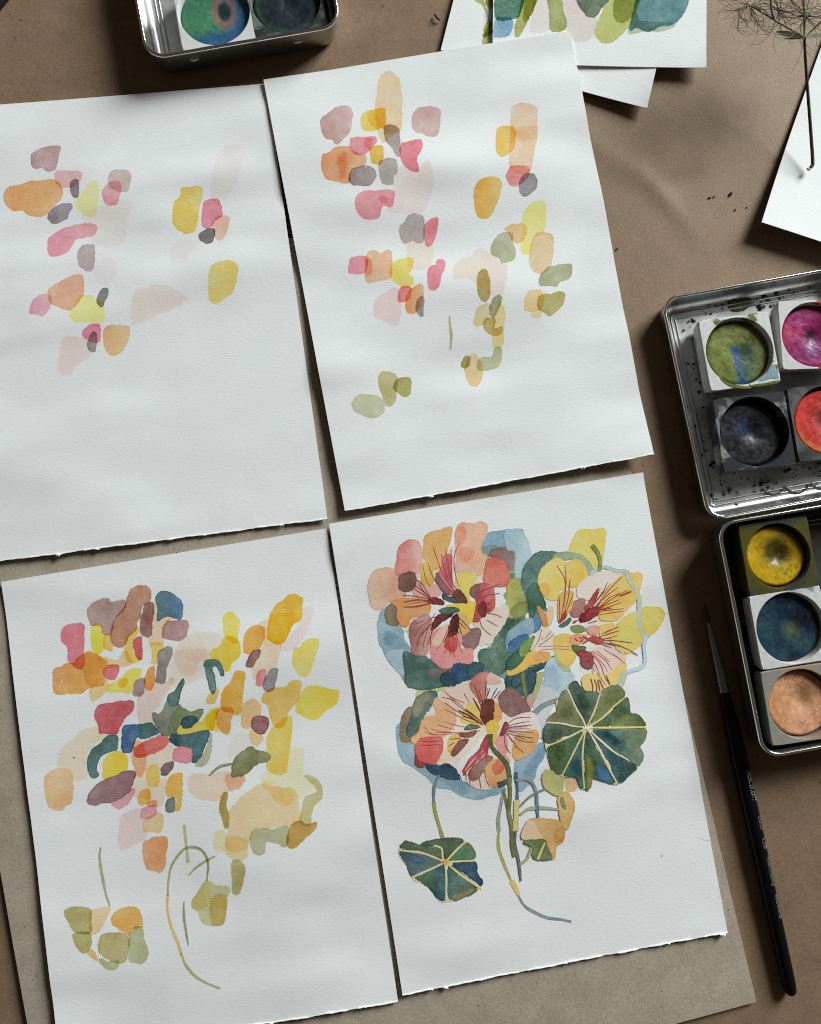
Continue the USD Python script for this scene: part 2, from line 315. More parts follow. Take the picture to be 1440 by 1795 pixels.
def slab(thing, name, corners, zf, thick, mat, nu, nv, edge=None):
    """A sheet between four corners (TL, TR, BR, BL; world xy): curved top, sides, underside. edge(u) moves the bottom edge."""
    c = np.array([k[:2] for k in corners]); u, w = np.meshgrid(np.linspace(0, 1, nu), np.linspace(0, 1, nv), indexing='ij')
    ww = w if edge is None else w + np.where(w > .985, 1, 0) * edge(u)
    p = ((1 - u) * (1 - ww))[..., None] * c[0] + (u * (1 - ww))[..., None] * c[1] + (u * ww)[..., None] * c[2] + ((1 - u) * ww)[..., None] * c[3]
    z = zf(p[..., 0], p[..., 1])
    top = np.concatenate([p, z[..., None]], -1).reshape(-1, 3); bot = top - [0, 0, thick]; n = len(top)
    f = [grid_faces(nu, nv, 0, True), grid_faces(nu, nv, n)]
    idx = np.arange(n).reshape(nu, nv); v = [top, bot]
    loop = np.concatenate([idx[:, 0], idx[-1, 1:], idx[-2::-1, -1], idx[0, -2:0:-1]])
    k = 2 * n; v += [top[loop], bot[loop]]; L = len(loop)
    j = np.arange(L); jn = (j + 1) % L
    f += [np.stack([k + j, k + jn, k + L + jn], 1), np.stack([k + j, k + L + jn, k + L + j], 1)]
    thing.part(name, (np.vstack(v), np.vstack(f)), mat, 40)

# grey backing board
BZ = .0021
bc = [U(-75, 470, BZ), U(1022, 468, BZ), U(1327, 1757, BZ), U(82, 2030, BZ)]
e = (U(1187, 1795, BZ) - U(1327, 1757, BZ)); e /= np.linalg.norm(e); bc[3] = bc[2] + e * .335
lft = U(48, 1795, BZ) - U(0, 1525, BZ); lft /= np.linalg.norm(lft)
A = np.array([[e[0], -lft[0]], [e[1], -lft[1]]]); q = U(0, 1525, BZ) - bc[2]; t = np.linalg.solve(A, q[:2]); bc[3] = bc[2] + e * t[0]
bc[0] = bc[3] - lft * .385; rg = U(1103, 810, BZ) - bc[2]; bc[1] = bc[2] + rg / np.linalg.norm(rg) * .385
board = Thing('backing_board', (*np.mean([b[:2] for b in bc], 0), 0), math.atan2(-e[1], -e[0]), label='grey cardboard backing board lying under the four painted sheets', category='board')
slab(board, 'board', bc, lambda x, y: BZ + (meshkit.fbm(np.stack([x * 12, y * 12, 0 * x], -1), 2, 9) - .5) * .0006, .0016, M['board'], 60, 60)
#@SHEETS
# ------------------------------------------------------------------ the painted sheets
class Sheet(Thing):
    def __init__(s, name, px, zf, angle, label, group=None, nubs=None, deckle=True, nu=140, nv=196, z0=.003, **kw):
        s.zf = zf; cs = []
        for a in px:
            p = U(*a, z0)
            for _ in range(3): p = U(*a, float(zf(np.array(p[0]), np.array(p[1]))))
            cs.append(p)
        s.corners = cs; ctr = np.mean([c[:2] for c in cs], 0)
        Thing.__init__(s, name, (*ctr, 0), angle, label=label, category='painting' if 'paint' in label else 'paper', group=group)
        r = np.random.default_rng(len(label)); ph = r.uniform(0, 6, 6)
        edge = (lambda u: .0009 * np.sin(u * 17 + ph[0]) * np.sin(u * 41 + ph[1]) + .0003 * np.sin(u * 173 + ph[2])) if deckle else None
        slab(s, 'paper', cs, zf, .00042, M['paper'], nu, nv, edge)
        s.strokes = []
        if deckle:
            bl, br = np.array(cs[3]), np.array(cs[2]); n = 240; u = np.linspace(.0, 1, n); w = 1 + edge(u)
            top = np.array([np.array(cs[0]) * (1 - k) + np.array(cs[1]) * k for k in u]); bot = bl + u[:, None] * (br - bl)
            p = top + (bot - top) * w[:, None]; p[:, 2] = zf(p[:, 0], p[:, 1]) + .00012
            p[:, 2] += .00018 * (meshkit.noise(np.stack([u * 40, 0 * u, 0 * u], -1), 4))
            rad = .00022 + .00034 * meshkit.noise(np.stack([u * 47 + ph[3], 0 * u, 0 * u], -1), 1) ** 2 * meshkit.noise(np.stack([u * 9 + ph[5], 0 * u, 0 * u], -1), 6)
            rad[meshkit.noise(np.stack([u * 19 + ph[4], 0 * u, 0 * u], -1), 2) < .34] = .00008
            s.part('torn_edge', tube(p, rad, 6), M['torn'], 50)
            for k in (nubs or []):                              # stubs where the sheet was torn off its pad
                i = int(k * (n - 1)); b = p[i]; d = (br - bl) / np.linalg.norm(br - bl); o = np.array([d[1], -d[0], 0])
                sz = r.uniform(.45, 1.15); sk = r.uniform(-1, 1, 6)
                q = np.array([b + d * .0015 * sz * t + o * sz * (.0004 + .0005 * sk[i_]) + [0, 0, .0003 * sz] for i_, t in enumerate(np.linspace(-1, 1, 6))])
                s.part('torn_stub', tube(q, sz * np.array([.0001, .0005, .0003, .0007, .0004, .0001]), 6), M['torn'], 50)

def wave(amp, seed, sx=1.0, sy=1.0, tilt=.2):
    """Paper that has buckled from wetting: long soft ridges across the sheet."""
    c, n = math.cos(tilt), math.sin(tilt)
    def g(x, y):
        a, b = c * x + n * y, -n * x + c * y
        q = np.stack([a * 14 * sx + seed, b * 34 * sy, 0 * x + seed], -1)
        return amp * (meshkit.noise(q, seed) + .5 * meshkit.noise(q * 2.1, seed + 1) - .75)
    return g
def ramp_to(p0, p1, h, pw=2.0):
    """A lift that grows from the line through p0 towards p1 up to h."""
    p0, p1 = U(*p0)[:2], U(*p1)[:2]; d = p1 - p0; L = np.linalg.norm(d); d = d / L
    return lambda x, y: h * np.clip(((x - p0[0]) * d[0] + (y - p0[1]) * d[1]) / L, 0, 1.3) ** pw

def above(g, low=.0031, k=.00025):
    """Sheets sag no lower than the board they lie on."""
    return lambda x, y: low + k * np.log1p(np.exp(np.clip((g(x, y) - low) / k, -40, 40)))
w1, w2, w3, w4 = wave(.0033, 11), wave(.0036, 23), wave(.0031, 37), wave(.0028, 41)
l1 = ramp_to((250, 420), (250, 200), -.0007); l2a = ramp_to((800, 650), (1010, 60), .0013); l2b = ramp_to((760, 480), (600, 890), .0006); l2c = ramp_to((880, 560), (1150, 800), .0012)
l3 = ramp_to((330, 1400), (40, 1560), .0022); l4 = ramp_to((900, 1300), (640, 1400), .0002)
Z1 = above(lambda x, y: .0034 + w1(x, y) + l1(x, y))
Z2 = above(lambda x, y: .0050 + w2(x, y) + l2a(x, y) + l2b(x, y) + l2c(x, y))
Z3 = above(lambda x, y: .0034 + w3(x, y) + l3(x, y))
Z4 = above(lambda x, y: .0032 + w4(x, y) + l4(x, y))
GRP = 'four torn-off watercolour sheets showing stages of one flower painting'
S = {}
S['1'] = Sheet('painted_sheet', [(-75, 189), (468, 146), (574, 909), (-2, 984)], Z1, .15, 'watercolour sheet with the fewest loose paint daubs and a large empty lower half', GRP, [.18, .30, .62, .86])
S['2'] = Sheet('painted_sheet', [(462, 139), (1000, 54), (1147, 796), (605, 896)], Z2, .17, 'watercolour sheet of scattered daubs with olive ones low down, corner lying over another sheet', GRP, [.28, .55, .77])
S['3'] = Sheet('painted_sheet', [(2, 1020), (573, 926), (698, 1755), (104, 1858)], Z3, .157, 'watercolour sheet packed with yellow, pink and teal daubs above thin green stems', GRP, [.2, .62, .9])
S['4'] = Sheet('painted_sheet', [(577, 918), (1128, 828), (1276, 1634), (706, 1745)], Z4, .162, 'finished watercolour of three veined flowers with round green leaves', GRP, [.09, .13, .5, .82, .985])
zb = lambda x, y: .0019 + wave(.0006, 53)(x, y) + ramp_to((900, 40), (1140, 190), .0026)(x, y)
za = lambda x, y: .0040 + wave(.0006, 59)(x, y) + ramp_to((1050, 40), (1240, 118), .0016)(x, y)
S['B'] = Sheet('painted_sheet', [(838, -166), (1195, -70), (1135, 189), (773, 87)], zb, -.25, 'white sheet with olive painted strokes, lowest of the pile at the top', None, deckle=False, nu=60, nv=50)
S['A'] = Sheet('painted_sheet', [(866, -150), (1240, -170), (1239, 118), (864, 108)], za, -.01, 'white sheet with large teal and olive leaf shapes painted on, above another sheet', None, deckle=False, nu=60, nv=50)
zc = lambda x, y: .0020 + wave(.0005, 61)(x, y) + ramp_to((1500, 110), (1412, 410), .0050, 2.6)(x, y)
Sheet('paper_card', [(1452, 50), (1800, 160), (1690, 505), (1336, 389)], zc, -.3, 'blank white card with raised edge at the right, dry plant stem resting on it', None, deckle=False, nu=60, nv=60)

#@PAINTDATA
PAINT = '''
@1 0 220 3.0 g paint_daub paint_line
d6cbc9 s1.8 ;1120,230 1150,150 1190,105 1250,100 1285,130 1270,230 1240,320 1190,385 1120,385 1108,340
d5cac7 s2 ;425,500 440,455 510,430 600,395 670,385 698,400 690,450 660,570 640,625 570,640 490,620 440,560
d6cdcb s2.5 ;500,720 560,690 605,700 605,790 570,840 520,830 495,780
d9c5bf s2.2 ;692,920 720,870 790,845 870,840 940,870 985,900 960,940 900,970 820,1000 720,1045 690,1035
d8c2bb s1.5 ;320,1150 350,1110 420,1110 480,1130 500,1170 460,1220 400,1270 370,1310 310,1300 305,1240
d9cdc9 s2 ;895,650 940,600 1020,605 1045,620 1000,680 960,720 905,715
a28a8a>aa9090 ;166,150 190,135 230,115 290,105 318,112 312,150 300,205 290,230 255,240 235,232 222,222 190,228 170,215
d69558>d9a46c ;20,370 35,330 90,312 140,300 165,290 225,290 270,282 310,295 328,330 325,380 300,410 262,440 250,462 215,478 150,470 120,445 80,450 40,425 22,395
dba5a4 ;290,250 310,236 370,240 400,236 432,250 425,280 400,310 370,322 320,326 295,300
7d7678 ;370,300 395,278 413,285 416,330 412,375 392,378 372,345
7d7a7b>948f90 ;258,455 285,430 330,412 375,412 382,425 365,460 350,490 300,512 275,512 255,490
dccf92 s.5 ;400,395 430,355 465,310 495,290 515,295 518,360 510,420 495,475 460,478 420,450 395,425
b2a69f ;572,265 590,238 640,230 675,235 690,265 682,310 675,342 635,345 580,325 570,295
d4949b ;537,345 560,310 600,292 632,300 635,340 622,395 610,415 575,418 545,395
d38798>d99da2 ;253,600 290,565 350,535 420,518 490,515 512,540 500,570 440,590 400,600 350,668 290,685 258,680
a79c9a ;410,660 440,628 490,625 498,690 488,755 470,768 425,745 410,715
d89f84 s.3 ;258,860 300,830 380,790 430,785 442,830 435,890 400,945 370,970 310,955 262,925
d48a99>d9a0a8 ;160,950 185,905 235,885 265,895 268,930 245,985 220,1003 180,990 158,985
d9d084 s.3 ;370,985 400,925 420,900 480,895 520,915 545,940 548,1020 530,1035 470,1030 400,1035 375,1015
747879 ;510,905 540,855 570,855 568,895 550,930 535,955 512,930
d07a92 ;435,1085 470,1050 525,1045 528,1090 520,1140 470,1130 440,1115
827f7d ;462,1130 485,1085 508,1090 510,1140 500,1190 475,1188 460,1165
d3a36e>d9b184 ;545,1070 580,1050 650,1052 680,1060 675,1130 640,1190 600,1210 565,1190 545,1150
d9b23e>d8bc62 ;918,400 950,375 955,330 1000,322 1060,325 1062,380 1045,440 1030,550 990,568 940,550 910,510
d4808f ;1060,500 1075,400 1110,388 1150,388 1168,440 1165,475 1130,500 1100,540 1065,525
dca894 s.4 ;1115,510 1140,480 1180,472 1208,485 1195,550 1175,595 1150,605 1125,580 1118,540
666864 ;1045,575 1080,548 1130,540 1132,570 1115,610 1085,620 1055,600
d8ba5c ;1100,800 1112,740 1160,715 1220,712 1250,740 1245,800 1220,880 1185,905 1140,938 1105,920 1097,860
@2 540 110 5.538 g paint_daub paint_line
e2c3a0^e6c096 ;690,160 740,95 810,85 850,120 890,150 905,280 920,330 912,480 905,640 880,660 745,770 720,765 670,620 652,430 668,320
e0c05c ;515,520 560,475 640,450 655,448 745,445 752,520 740,620 660,640 640,660 570,662 520,620
e6cc88 ;580,500 640,455 750,445 750,600 665,640 600,570
b3958f>c2aaa6 ;128,540 200,490 250,440 330,415 410,430 435,480 425,580 400,680 330,750 290,795 260,770 240,740 190,745 150,700 128,620
c0a8a2 ;1018,500 1070,440 1160,425 1260,430 1290,480 1285,590 1265,690 1220,715 1160,705 1110,675 1040,670 1015,590
d49464>dcaa80 ;140,900 200,870 270,820 340,810 410,815 420,850 500,880 555,890 570,940 540,1000 440,1030 410,1080 400,1170 280,1150 180,1120 140,1040
e4bca4 s2 ;290,890 360,860 380,950 370,1080 320,1130 290,1000
d3929a ;412,740 480,720 560,722 660,715 668,760 640,800 590,850 560,880 470,885 420,840
dbb0b0 ;550,745 600,725 630,760 600,820 555,810
968c84^a5a09a ;745,610 810,600 870,620 890,660 890,740 900,810 890,910 860,900 830,840 800,800 750,740
d27f88 ;900,795 960,770 1060,745 1105,745 1112,790 1090,870 1055,920 1070,1000 1080,1045 1050,1058 990,1040 940,990 905,930
d6ab30 ;605,820 660,802 720,810 735,870 730,950 700,980 650,980 620,960 605,880
a5a29d ;695,960 740,935 800,925 860,940 872,990 860,1070 835,1100 830,1170 785,1185 730,1165 700,1110
8c837f>a39d9b ;405,1080 430,1030 500,1010 590,1000 640,1025 665,1080 640,1150 590,1190 520,1190 440,1180 405,1160
d9d0cc s1.2 ;850,1040 940,1000 1060,1040 1160,940 1190,970 1225,1100 1200,1270 1120,1440 1020,1480 860,1460 760,1420 830,1300 840,1180
df929b ;467,1300 540,1245 640,1240 760,1230 830,1240 840,1290 810,1400 740,1380 710,1420 690,1500 610,1518 520,1490 470,1420
e0a6a8 s1 ;690,1310 740,1290 780,1310 760,1360 700,1350
@2 560 330 4.079 g paint_daub paint_line
a8a3a1 ;575,280 620,230 625,200 680,180 740,200 752,240 745,380 700,385 670,370 610,395 580,350
d6868d ;752,260 800,220 848,208 845,300 820,370 790,415 765,410 750,350
ddd0c5 s1 ;630,400 690,375 800,400 822,450 790,560 700,580 640,560 635,470
d48a98 ;210,570 225,500 290,485 340,490 345,560 330,605 240,610 212,605
e2b08c s.3 ;330,560 345,460 400,445 440,465 500,440 520,490 520,560 510,640 440,660 350,675 328,640
e0b09a ;330,530 360,500 380,560 370,610 335,620
e3ca60 ;512,560 550,520 600,500 670,505 665,570 640,610 670,640 665,690 600,710 560,680 515,650
d5c8c6 s.7 ;388,850 400,790 470,750 530,710 560,715 575,790 590,850 570,960 540,985 450,940 395,920
d88478 ;563,770 580,710 620,695 655,710 650,780 620,810 570,812
dd8f56>e0a87a ;620,810 625,760 660,720 710,685 740,690 745,780 720,840 690,890 640,892 622,870
938c86 ;690,840 705,790 740,768 755,810 745,850 745,915 720,910 695,880
d8858f ;775,590 800,550 830,545 850,508 890,510 900,560 870,630 855,700 820,730 790,725 775,680
b0ac7c w20 ;932,915 935,980 945,1060 938,1155
b3af7a ;425,1340 450,1310 540,1325 560,1360 555,1420 550,1500 510,1560 480,1555 450,1470 430,1430
a2a25c ;540,1380 590,1350 650,1355 660,1410 650,1470 610,1490 560,1460 535,1430
b6bd9e ;235,1540 260,1490 310,1475 400,1480 450,1510 470,1550 460,1600 430,1625 370,1645 310,1620 250,1590
@2 760 160 3.323 g paint_daub paint_line
e0c0a2 ;460,90 500,70 560,70 600,90 605,160 600,290 580,380 560,470 480,475 445,430 450,250
e6d0c4 s1.2 ;480,220 600,200 610,260 500,290
dfb858 ;370,230 400,203 470,205 480,260 470,330 440,360 400,378 368,350
d9908c ;425,490 450,440 500,430 555,445 550,500 490,550 450,548
8c8e90 ;502,520 530,485 580,478 605,515 600,560 570,590 540,610 505,590
dba83c>ddba66 ;240,570 270,520 340,495 395,520 385,600 360,670 340,720 305,742 260,730 240,650
d5d478 s.5 ;520,730 560,660 610,635 650,645 655,740 640,820 590,850 560,940 520,945 508,890 520,800
e0b57c ;415,800 460,775 530,772 545,810 530,860 490,885 460,870 440,830
a2a888>b2b699 ;340,890 380,840 420,818 460,830 465,880 480,930 470,975 400,1000 380,970 340,945
cfbb92 ;570,900 600,830 650,820 695,840 700,900 690,990 670,1040 620,1065 570,1030 560,960
dfcec2 s.8 ;125,1010 150,980 220,960 260,915 320,930 400,1000 430,1010 425,1100 400,1190 340,1190 290,1150 250,1120 200,1085 120,1090
a89e5c ;262,1060 290,1035 315,1045 330,1110 330,1180 310,1225 285,1220 258,1170
ccc49a ;250,1280 280,1245 320,1235 345,1260 330,1300 300,1345 270,1368 235,1355
ddca8a s.4 ;360,1270 400,1240 420,1300 410,1400 400,1490 350,1490 345,1430
949a6c ;328,1270 345,1210 385,1182 400,1200 385,1260 355,1315 332,1310
b5a85e ;290,1350 320,1320 360,1325 358,1380 400,1370 400,1410 350,1420 310,1400
b1b995 ;355,1500 395,1490 398,1550 380,1600 330,1622 260,1620 262,1560 300,1545 345,1545
cfbc8c ;185,1610 210,1540 245,1530 285,1600 285,1660 265,1715 230,1718 195,1680
9c985c ;163,1580 185,1540 215,1545 213,1590 190,1612 165,1605
e0c388 ;530,1230 550,1170 600,1155 640,1170 635,1260 600,1280 535,1275
e0cf9a s.5 ;570,1290 620,1270 635,1300 610,1325 575,1315
aea968 ;608,1210 640,1180 690,1180 740,1165 768,1180 755,1240 720,1280 680,1305 650,1290 612,1265
a2aa88 ;625,1070 670,1025 740,1010 800,1005 810,1045 790,1090 740,1105 715,1135 680,1130 622,1130
@3 60 1240 5.143 g paint_daub paint_stem
dfc8ae s1.6 ;200,520 240,380 340,300 440,200 560,180 640,240 640,280 540,340 490,450 500,620 440,660 350,660 320,570 230,550
dfc6b2 s.7 ;880,450 940,440 1020,400 1200,330 1260,350 1255,480 1160,500 1140,600 1150,650 1190,640 1180,760 1160,880 1100,900 1000,820 920,820 890,740 920,640 900,560
d9c3be s.8 ;760,1120 790,980 850,940 940,910 970,960 980,1060 1020,1140 990,1200 900,1240 820,1285 770,1275 755,1200
@3 320 1030 5.143 g paint_daub paint_stem
dccbbd s1.6 ;0,450 60,420 200,400 350,420 330,500 250,560 240,640 200,700 200,800 130,830 50,870 -60,900 -120,860 -110,700 -60,560
d6c6bb s1.8 ;-60,580 120,540 200,560 240,620 120,680 0,660 150,720 60,800 -40,740
d3c8c2 s1.6 ;880,540 930,480 1060,330 1080,200 1180,180 1150,330 1080,470 1000,570 920,580
@3 0 0 1 g paint_wash paint_stem
@3 80 1020 5.538 g paint_daub paint_stem
dfc0a0 s.5 ;1080,100 1060,200 1040,300 1050,420 1010,540 1000,600 1050,620 1140,600 1180,380 1290,340 1180,320 1090,380
dfbc86 s.7 ;380,690 480,700 700,760 760,670 840,750 830,800 720,830 590,850 560,940 400,1000
dfba84 s.7 ;430,1030 600,930 590,1060 540,1110 450,1160 430,1110
dcc0b4 s.6 ;900,1110 980,1040 1080,980 1160,980 1230,930 1250,960 1180,1060 1120,1180 1040,1270 1060,1340 1000,1370 910,1360
a98a84 ;410,260 470,200 540,165 620,165 625,195 700,180 780,190 770,260 720,310 660,390 640,500 560,510 540,430 440,420 410,340
b58668^b07c5e ;830,70 900,35 970,35 1025,90 1020,180 990,210 940,230 930,320 890,400 890,450 800,540 765,620 700,635 640,590 635,470 690,330 760,260 790,170
936a60 ;960,220 1010,195 1050,205 1050,300 1035,420 1030,510 985,535 920,500 918,400 940,300
587a80>5c7fa2 o ;1065,150 1120,95 1180,90 1250,130 1310,170 1335,260 1310,360 1250,350 1180,335 1130,350 1088,380 1090,240
a98480 ;1135,450 1180,385 1280,375 1385,380 1388,450 1355,545 1290,575 1200,555 1140,540
cf7a86 ;155,480 200,420 250,408 330,400 378,430 372,520 375,680 380,780 345,850 260,810 225,780 205,620 160,590
dccc2c^dbc410 ;440,470 460,420 490,400 550,410 555,500 570,560 568,650 540,690 490,705 450,650 440,560
dfb95f ;570,520 620,505 650,560 660,640 640,680 600,660 570,650
deba44 ;910,440 860,480 800,520 770,600 775,700 800,770 860,790 910,770 930,740 860,690 850,600 860,540 900,500
c45658 ;850,570 890,535 935,530 942,650 940,750 900,755 870,700 848,630
c89448>d2a862 ;80,850 150,820 220,785 260,790 380,690 440,670 480,700 600,780 560,860 580,940 560,1000 520,1010 400,1040 350,1085 230,1085 95,1090 75,960
ca686a ;560,860 610,810 690,800 715,820 705,890 670,950 620,945 570,920
dfc850 ;600,1000 680,970 740,920 840,840 930,855 920,910 870,970 845,1050 800,1095 740,1070 610,1070
e2ba64 ;710,970 760,930 800,940 790,1000 740,1030 710,1000
9d8585 ;850,1050 870,970 920,940 965,940 960,1060 930,1110 880,1112 845,1095
d09440 ;965,920 1000,850 1050,820 1065,870 1060,960 1025,1055 975,1040 960,980
dcc05c ;1010,600 1050,590 1150,600 1130,660 1090,700 1085,790 1030,790 1035,680
8f8682 ;1090,690 1140,640 1220,635 1232,700 1200,790 1175,860 1160,980 1110,985 1070,970 1090,820
bf5a62 ;478,1250 520,1190 600,1180 700,1160 790,1155 855,1160 850,1250 770,1320 740,1380 710,1440 690,1480 580,1475 520,1460 510,1370 480,1330
7b826f o s.3 ;1045,1270 1110,1280 1160,1210 1180,1150 1220,1210 1300,1190 1340,1260 1290,1330 1260,1420 1270,1500 1200,1500 1130,1480 1060,1370
4f7068 o ;1345,945 1345,1000 1320,1060 1300,1150 1265,1210 1210,1205 1180,1150 1190,1100 1250,1060 1290,1000 1320,950
@3 310 1240 5.143 g paint_daub paint_stem
abae92 s.5 ;300,230 320,240 310,400 280,500 210,540 160,510 230,430 280,330
70805a>7c8c58 o s.3 ;0,20 60,10 130,40 240,15 230,60 180,140 100,190 0,200 -60,240 -60,120
3c5f64>466b6e o ;-10,240 100,230 180,215 290,205 285,270 260,350 230,420 180,490 140,495 130,400 100,370 0,350 -60,300 -50,250
2c505a o ;40,130 80,80 150,75 190,100 170,160 110,190 50,190
dcc02c o ;10,210 40,160 50,195 130,190 180,140 210,140 290,60 370,10 350,110 330,200 230,200 140,230 20,240
@3 60 1240 5.143 g paint_daub paint_stem
446a90>4f7894 o ;795,240 800,180 850,155 950,155 1050,155 1100,180 1135,225 1060,260 970,285 930,265 900,330 870,408 800,400 790,330
476e66 s.5 o ;960,170 1050,140 1110,200 1060,260 980,280
4a6c66>5b8078 o ;650,260 745,250 750,330 740,390 680,400 620,430 580,480 560,560 590,610 550,635 510,625 485,560 490,450 530,370 600,320
d9b08c s.3 ;870,340 960,300 1010,430 1000,560 960,630 930,610 890,500
c9605a>d2746e ;905,430 900,370 960,330 1020,300 1090,270 1150,245 1220,290 1190,350 1110,400 1000,445 930,450
d8b688^d3aa74 ;95,640 140,580 230,550 310,560 345,620 345,850 280,890 260,930 200,930 140,900 110,830 98,740
dcc014 ;620,570 625,480 680,420 760,395 820,410 850,470 840,560 780,590 700,630 650,650 620,640
d594a0 ;680,850 760,830 850,790 890,720 910,730 890,800 850,860 790,910 740,910 700,880
96747a>8c6668 o ;480,840 500,780 540,720 620,660 740,610 820,575 900,575 920,600 900,660 870,750 760,830 680,860 600,860 560,885 500,870
dcc462 ;1020,560 1060,520 1110,520 1130,620 1120,710 1060,720 1015,690
d8ac48 ;935,820 960,760 1040,730 1050,820 1030,870 970,885 938,865
7a6062 ;1140,600 1160,520 1200,495 1260,495 1255,545 1210,605 1175,622 1140,615
d6a732 ;1185,760 1200,660 1250,600 1330,595 1340,680 1330,850 1310,930 1270,935 1280,820 1200,810
707b72 o ;1185,880 1210,820 1270,815 1275,880 1260,940 1220,950 1190,935
d68f9c ;960,960 980,910 1040,885 1095,890 1105,950 1070,990 1020,1010 965,1000
d9a078 ;1020,860 1080,835 1110,850 1105,890 1020,895
dcb47e ;985,1080 980,1020 1040,990 1110,950 1160,960 1168,1040 1150,1110 1130,1135 1060,1120 990,1115
cf9660 ;980,1290 990,1220 1060,1180 1130,1165 1195,1170 1205,1230 1190,1320 1185,1430 1140,1490 1080,1475 1020,1460 990,1380
d3858f o ;1258,380 1290,358 1400,365 1425,385 1420,480 1380,500 1300,490 1260,470
@3 320 1030 5.143 g paint_daub paint_stem
dec3a8 s.3 ;690,330 740,290 790,300 760,420 790,490 880,500 870,620 830,730 760,760 720,750 680,800 650,830 630,740 680,620 740,480
dac648 ;370,270 400,225 450,220 480,260 520,290 515,350 500,430 490,500 420,480 375,430 370,340
d9ba1c ;260,570 330,530 380,450 440,440 500,470 520,530 515,620 450,680 430,740 380,755 350,680 250,640
567870 o ;200,670 270,645 330,660 365,720 370,810 340,770 300,710 270,720 290,800 305,900 280,960 250,920 225,830 205,740
d9b062 ;215,1010 250,950 310,915 330,930 290,1040 250,1055 220,1040
d2a024 ;355,960 390,890 430,860 470,770 520,750 565,765 555,880 540,1000 530,1120 490,1150 450,1130 380,1120 350,1080
d09c48 ;305,1130 350,1080 460,1090 440,1200 425,1310 400,1325 340,1290 310,1210
dfc850 ;215,1160 250,1100 340,1080 300,1150 320,1250 330,1300 220,1260
d4ac24 ;785,300 800,210 850,150 920,110 960,60 1020,60 1085,100 1080,180 1070,280 990,340 960,420 900,500 840,510 760,450 765,370
e0d080 ;780,330 800,240 1075,240 1065,290 985,340 955,420 900,495 840,505 765,450
d3a240 ;550,560 560,440 610,360 670,340 740,370 745,440 710,530 650,570 600,600 560,590
8a5f52 o ;600,620 640,570 695,560 695,620 660,670 630,715 575,710
d08884 ;665,870 680,760 730,735 760,760 750,830 720,890 690,890
8b8583 ;725,890 750,800 800,735 860,725 850,820 820,920 780,940 735,915
d8c650 ;995,600 1010,550 1060,540 1110,480 1225,465 1215,570 1180,690 1130,790 1080,805 1020,740 990,680
d9aa40>dcb656 ;715,990 760,930 830,905 940,895 970,850 1060,835 1075,890 1060,960 1030,1040 960,1110 940,1200 900,1260 830,1250 790,1150 770,1060 720,1030
d9c434 ;1030,1040 1070,950 1130,890 1220,885 1310,910 1415,935 1405,1000 1380,1060 1290,1110 1230,1180 1180,1195 1110,1170 1030,1120
dbb278 ;530,1150 550,1060 620,1000 660,1010 705,1070 695,1160 640,1200 600,1270 540,1260 530,1220
@3 310 1240 5.143 g paint_daub paint_stem
dcc04a^dab634 ;830,230 870,180 1000,80 1040,80 1030,300 1005,450 995,580 960,605 870,595 820,560 810,430 815,310
dcb987 ;665,200 700,210 770,240 775,310 720,350 670,320
8c5c56 o ;670,150 690,95 740,78 810,85 828,120 820,200 780,240 730,235 690,195 668,180
ddd0c6 s1 ;460,430 500,280 590,230 660,240 670,330 600,380 520,440
dac2ac s.7 ;105,640 160,600 300,600 440,570 600,600 610,680 550,740 440,770 380,840 270,840 180,820 110,760
d6b8a6 s1 ;450,600 600,600 605,680 550,735 470,745 440,680
dcd2ac s.9 ;760,600 820,580 1000,600 1010,400 1090,360 1150,370 1145,600 1250,700 1200,760 1090,830 1050,740 900,680 770,680
dcbf92 s.6 ;470,950 560,830 620,780 740,690 800,690 900,720 1040,730 1090,780 1110,960 1100,1040 1020,1060 860,1090 700,1100 660,1190 640,1270 640,1350 560,1380 450,1330 445,1180 480,1050
e6cd9c s.8 ;770,690 860,670 940,700 1060,750 1060,840 990,885 900,850 850,780
e4c9a0 s.8 ;450,1180 560,1160 640,1200 640,1270 560,1300 455,1290
cfcda6 s.7 ;345,1120 440,1110 440,1290 340,1280 330,1200
7d8050 o ;505,500 540,440 600,390 680,350 720,390 830,415 845,455 820,490 760,500 700,530 650,580 600,615 505,622 500,560
8f9265 o w22 ;300,610 340,570 400,530 500,510
a59448 ;390,850 420,770 465,765 450,880 475,980 465,1090 430,1085 410,1000 385,930
a8ac84 ;660,1180 690,1110 760,1090 860,1100 1000,1070 1010,1150 990,1260 920,1230 850,1210 800,1220 795,1310 740,1335 680,1290
b4943e ;1000,1170 1020,1080 1100,1020 1180,1050 1260,1035 1265,1070 1240,1110 1170,1170 1100,1240 1030,1275 995,1230
bab47c ;1155,615 1200,610 1290,670 1315,750 1310,820 1240,890 1220,960 1205,1060 1120,1050 1125,930 1170,800 1270,760 1240,700
@3 90 1440 4.235 g paint_daub paint_stem
a8a666 ;1345,290 1400,285 1440,340 1430,450 1395,540 1350,535 1345,420
adb080 w26 ;985,30 1000,150 1015,305
9ea77a w24 ;368,195 358,250 365,330 385,440 405,540 435,630
9da579 w20 ;1020,400 1080,340 1150,295 1215,258
8a9468>a3aa70 w22 ;1155,440 1165,330 1150,260 1110,210 1050,192 990,205 930,270 890,340 870,440 865,550
d0b070 w26 ;865,545 862,650 890,780 940,900 965,990
a3a770 w24 ;965,980 1000,1070 1070,1150 1150,1200 1250,1240
8f9a78 w22 ;985,600 985,700 1000,820 1018,920
b8b98c ;1045,600 1090,520 1140,445 1180,450 1240,480 1310,480 1325,530 1300,560 1300,640 1290,740 1260,775 1180,775 1120,750 1090,670 1045,640
d3cba0 ;1040,620 1090,520 1150,450 1180,480 1185,600 1100,660
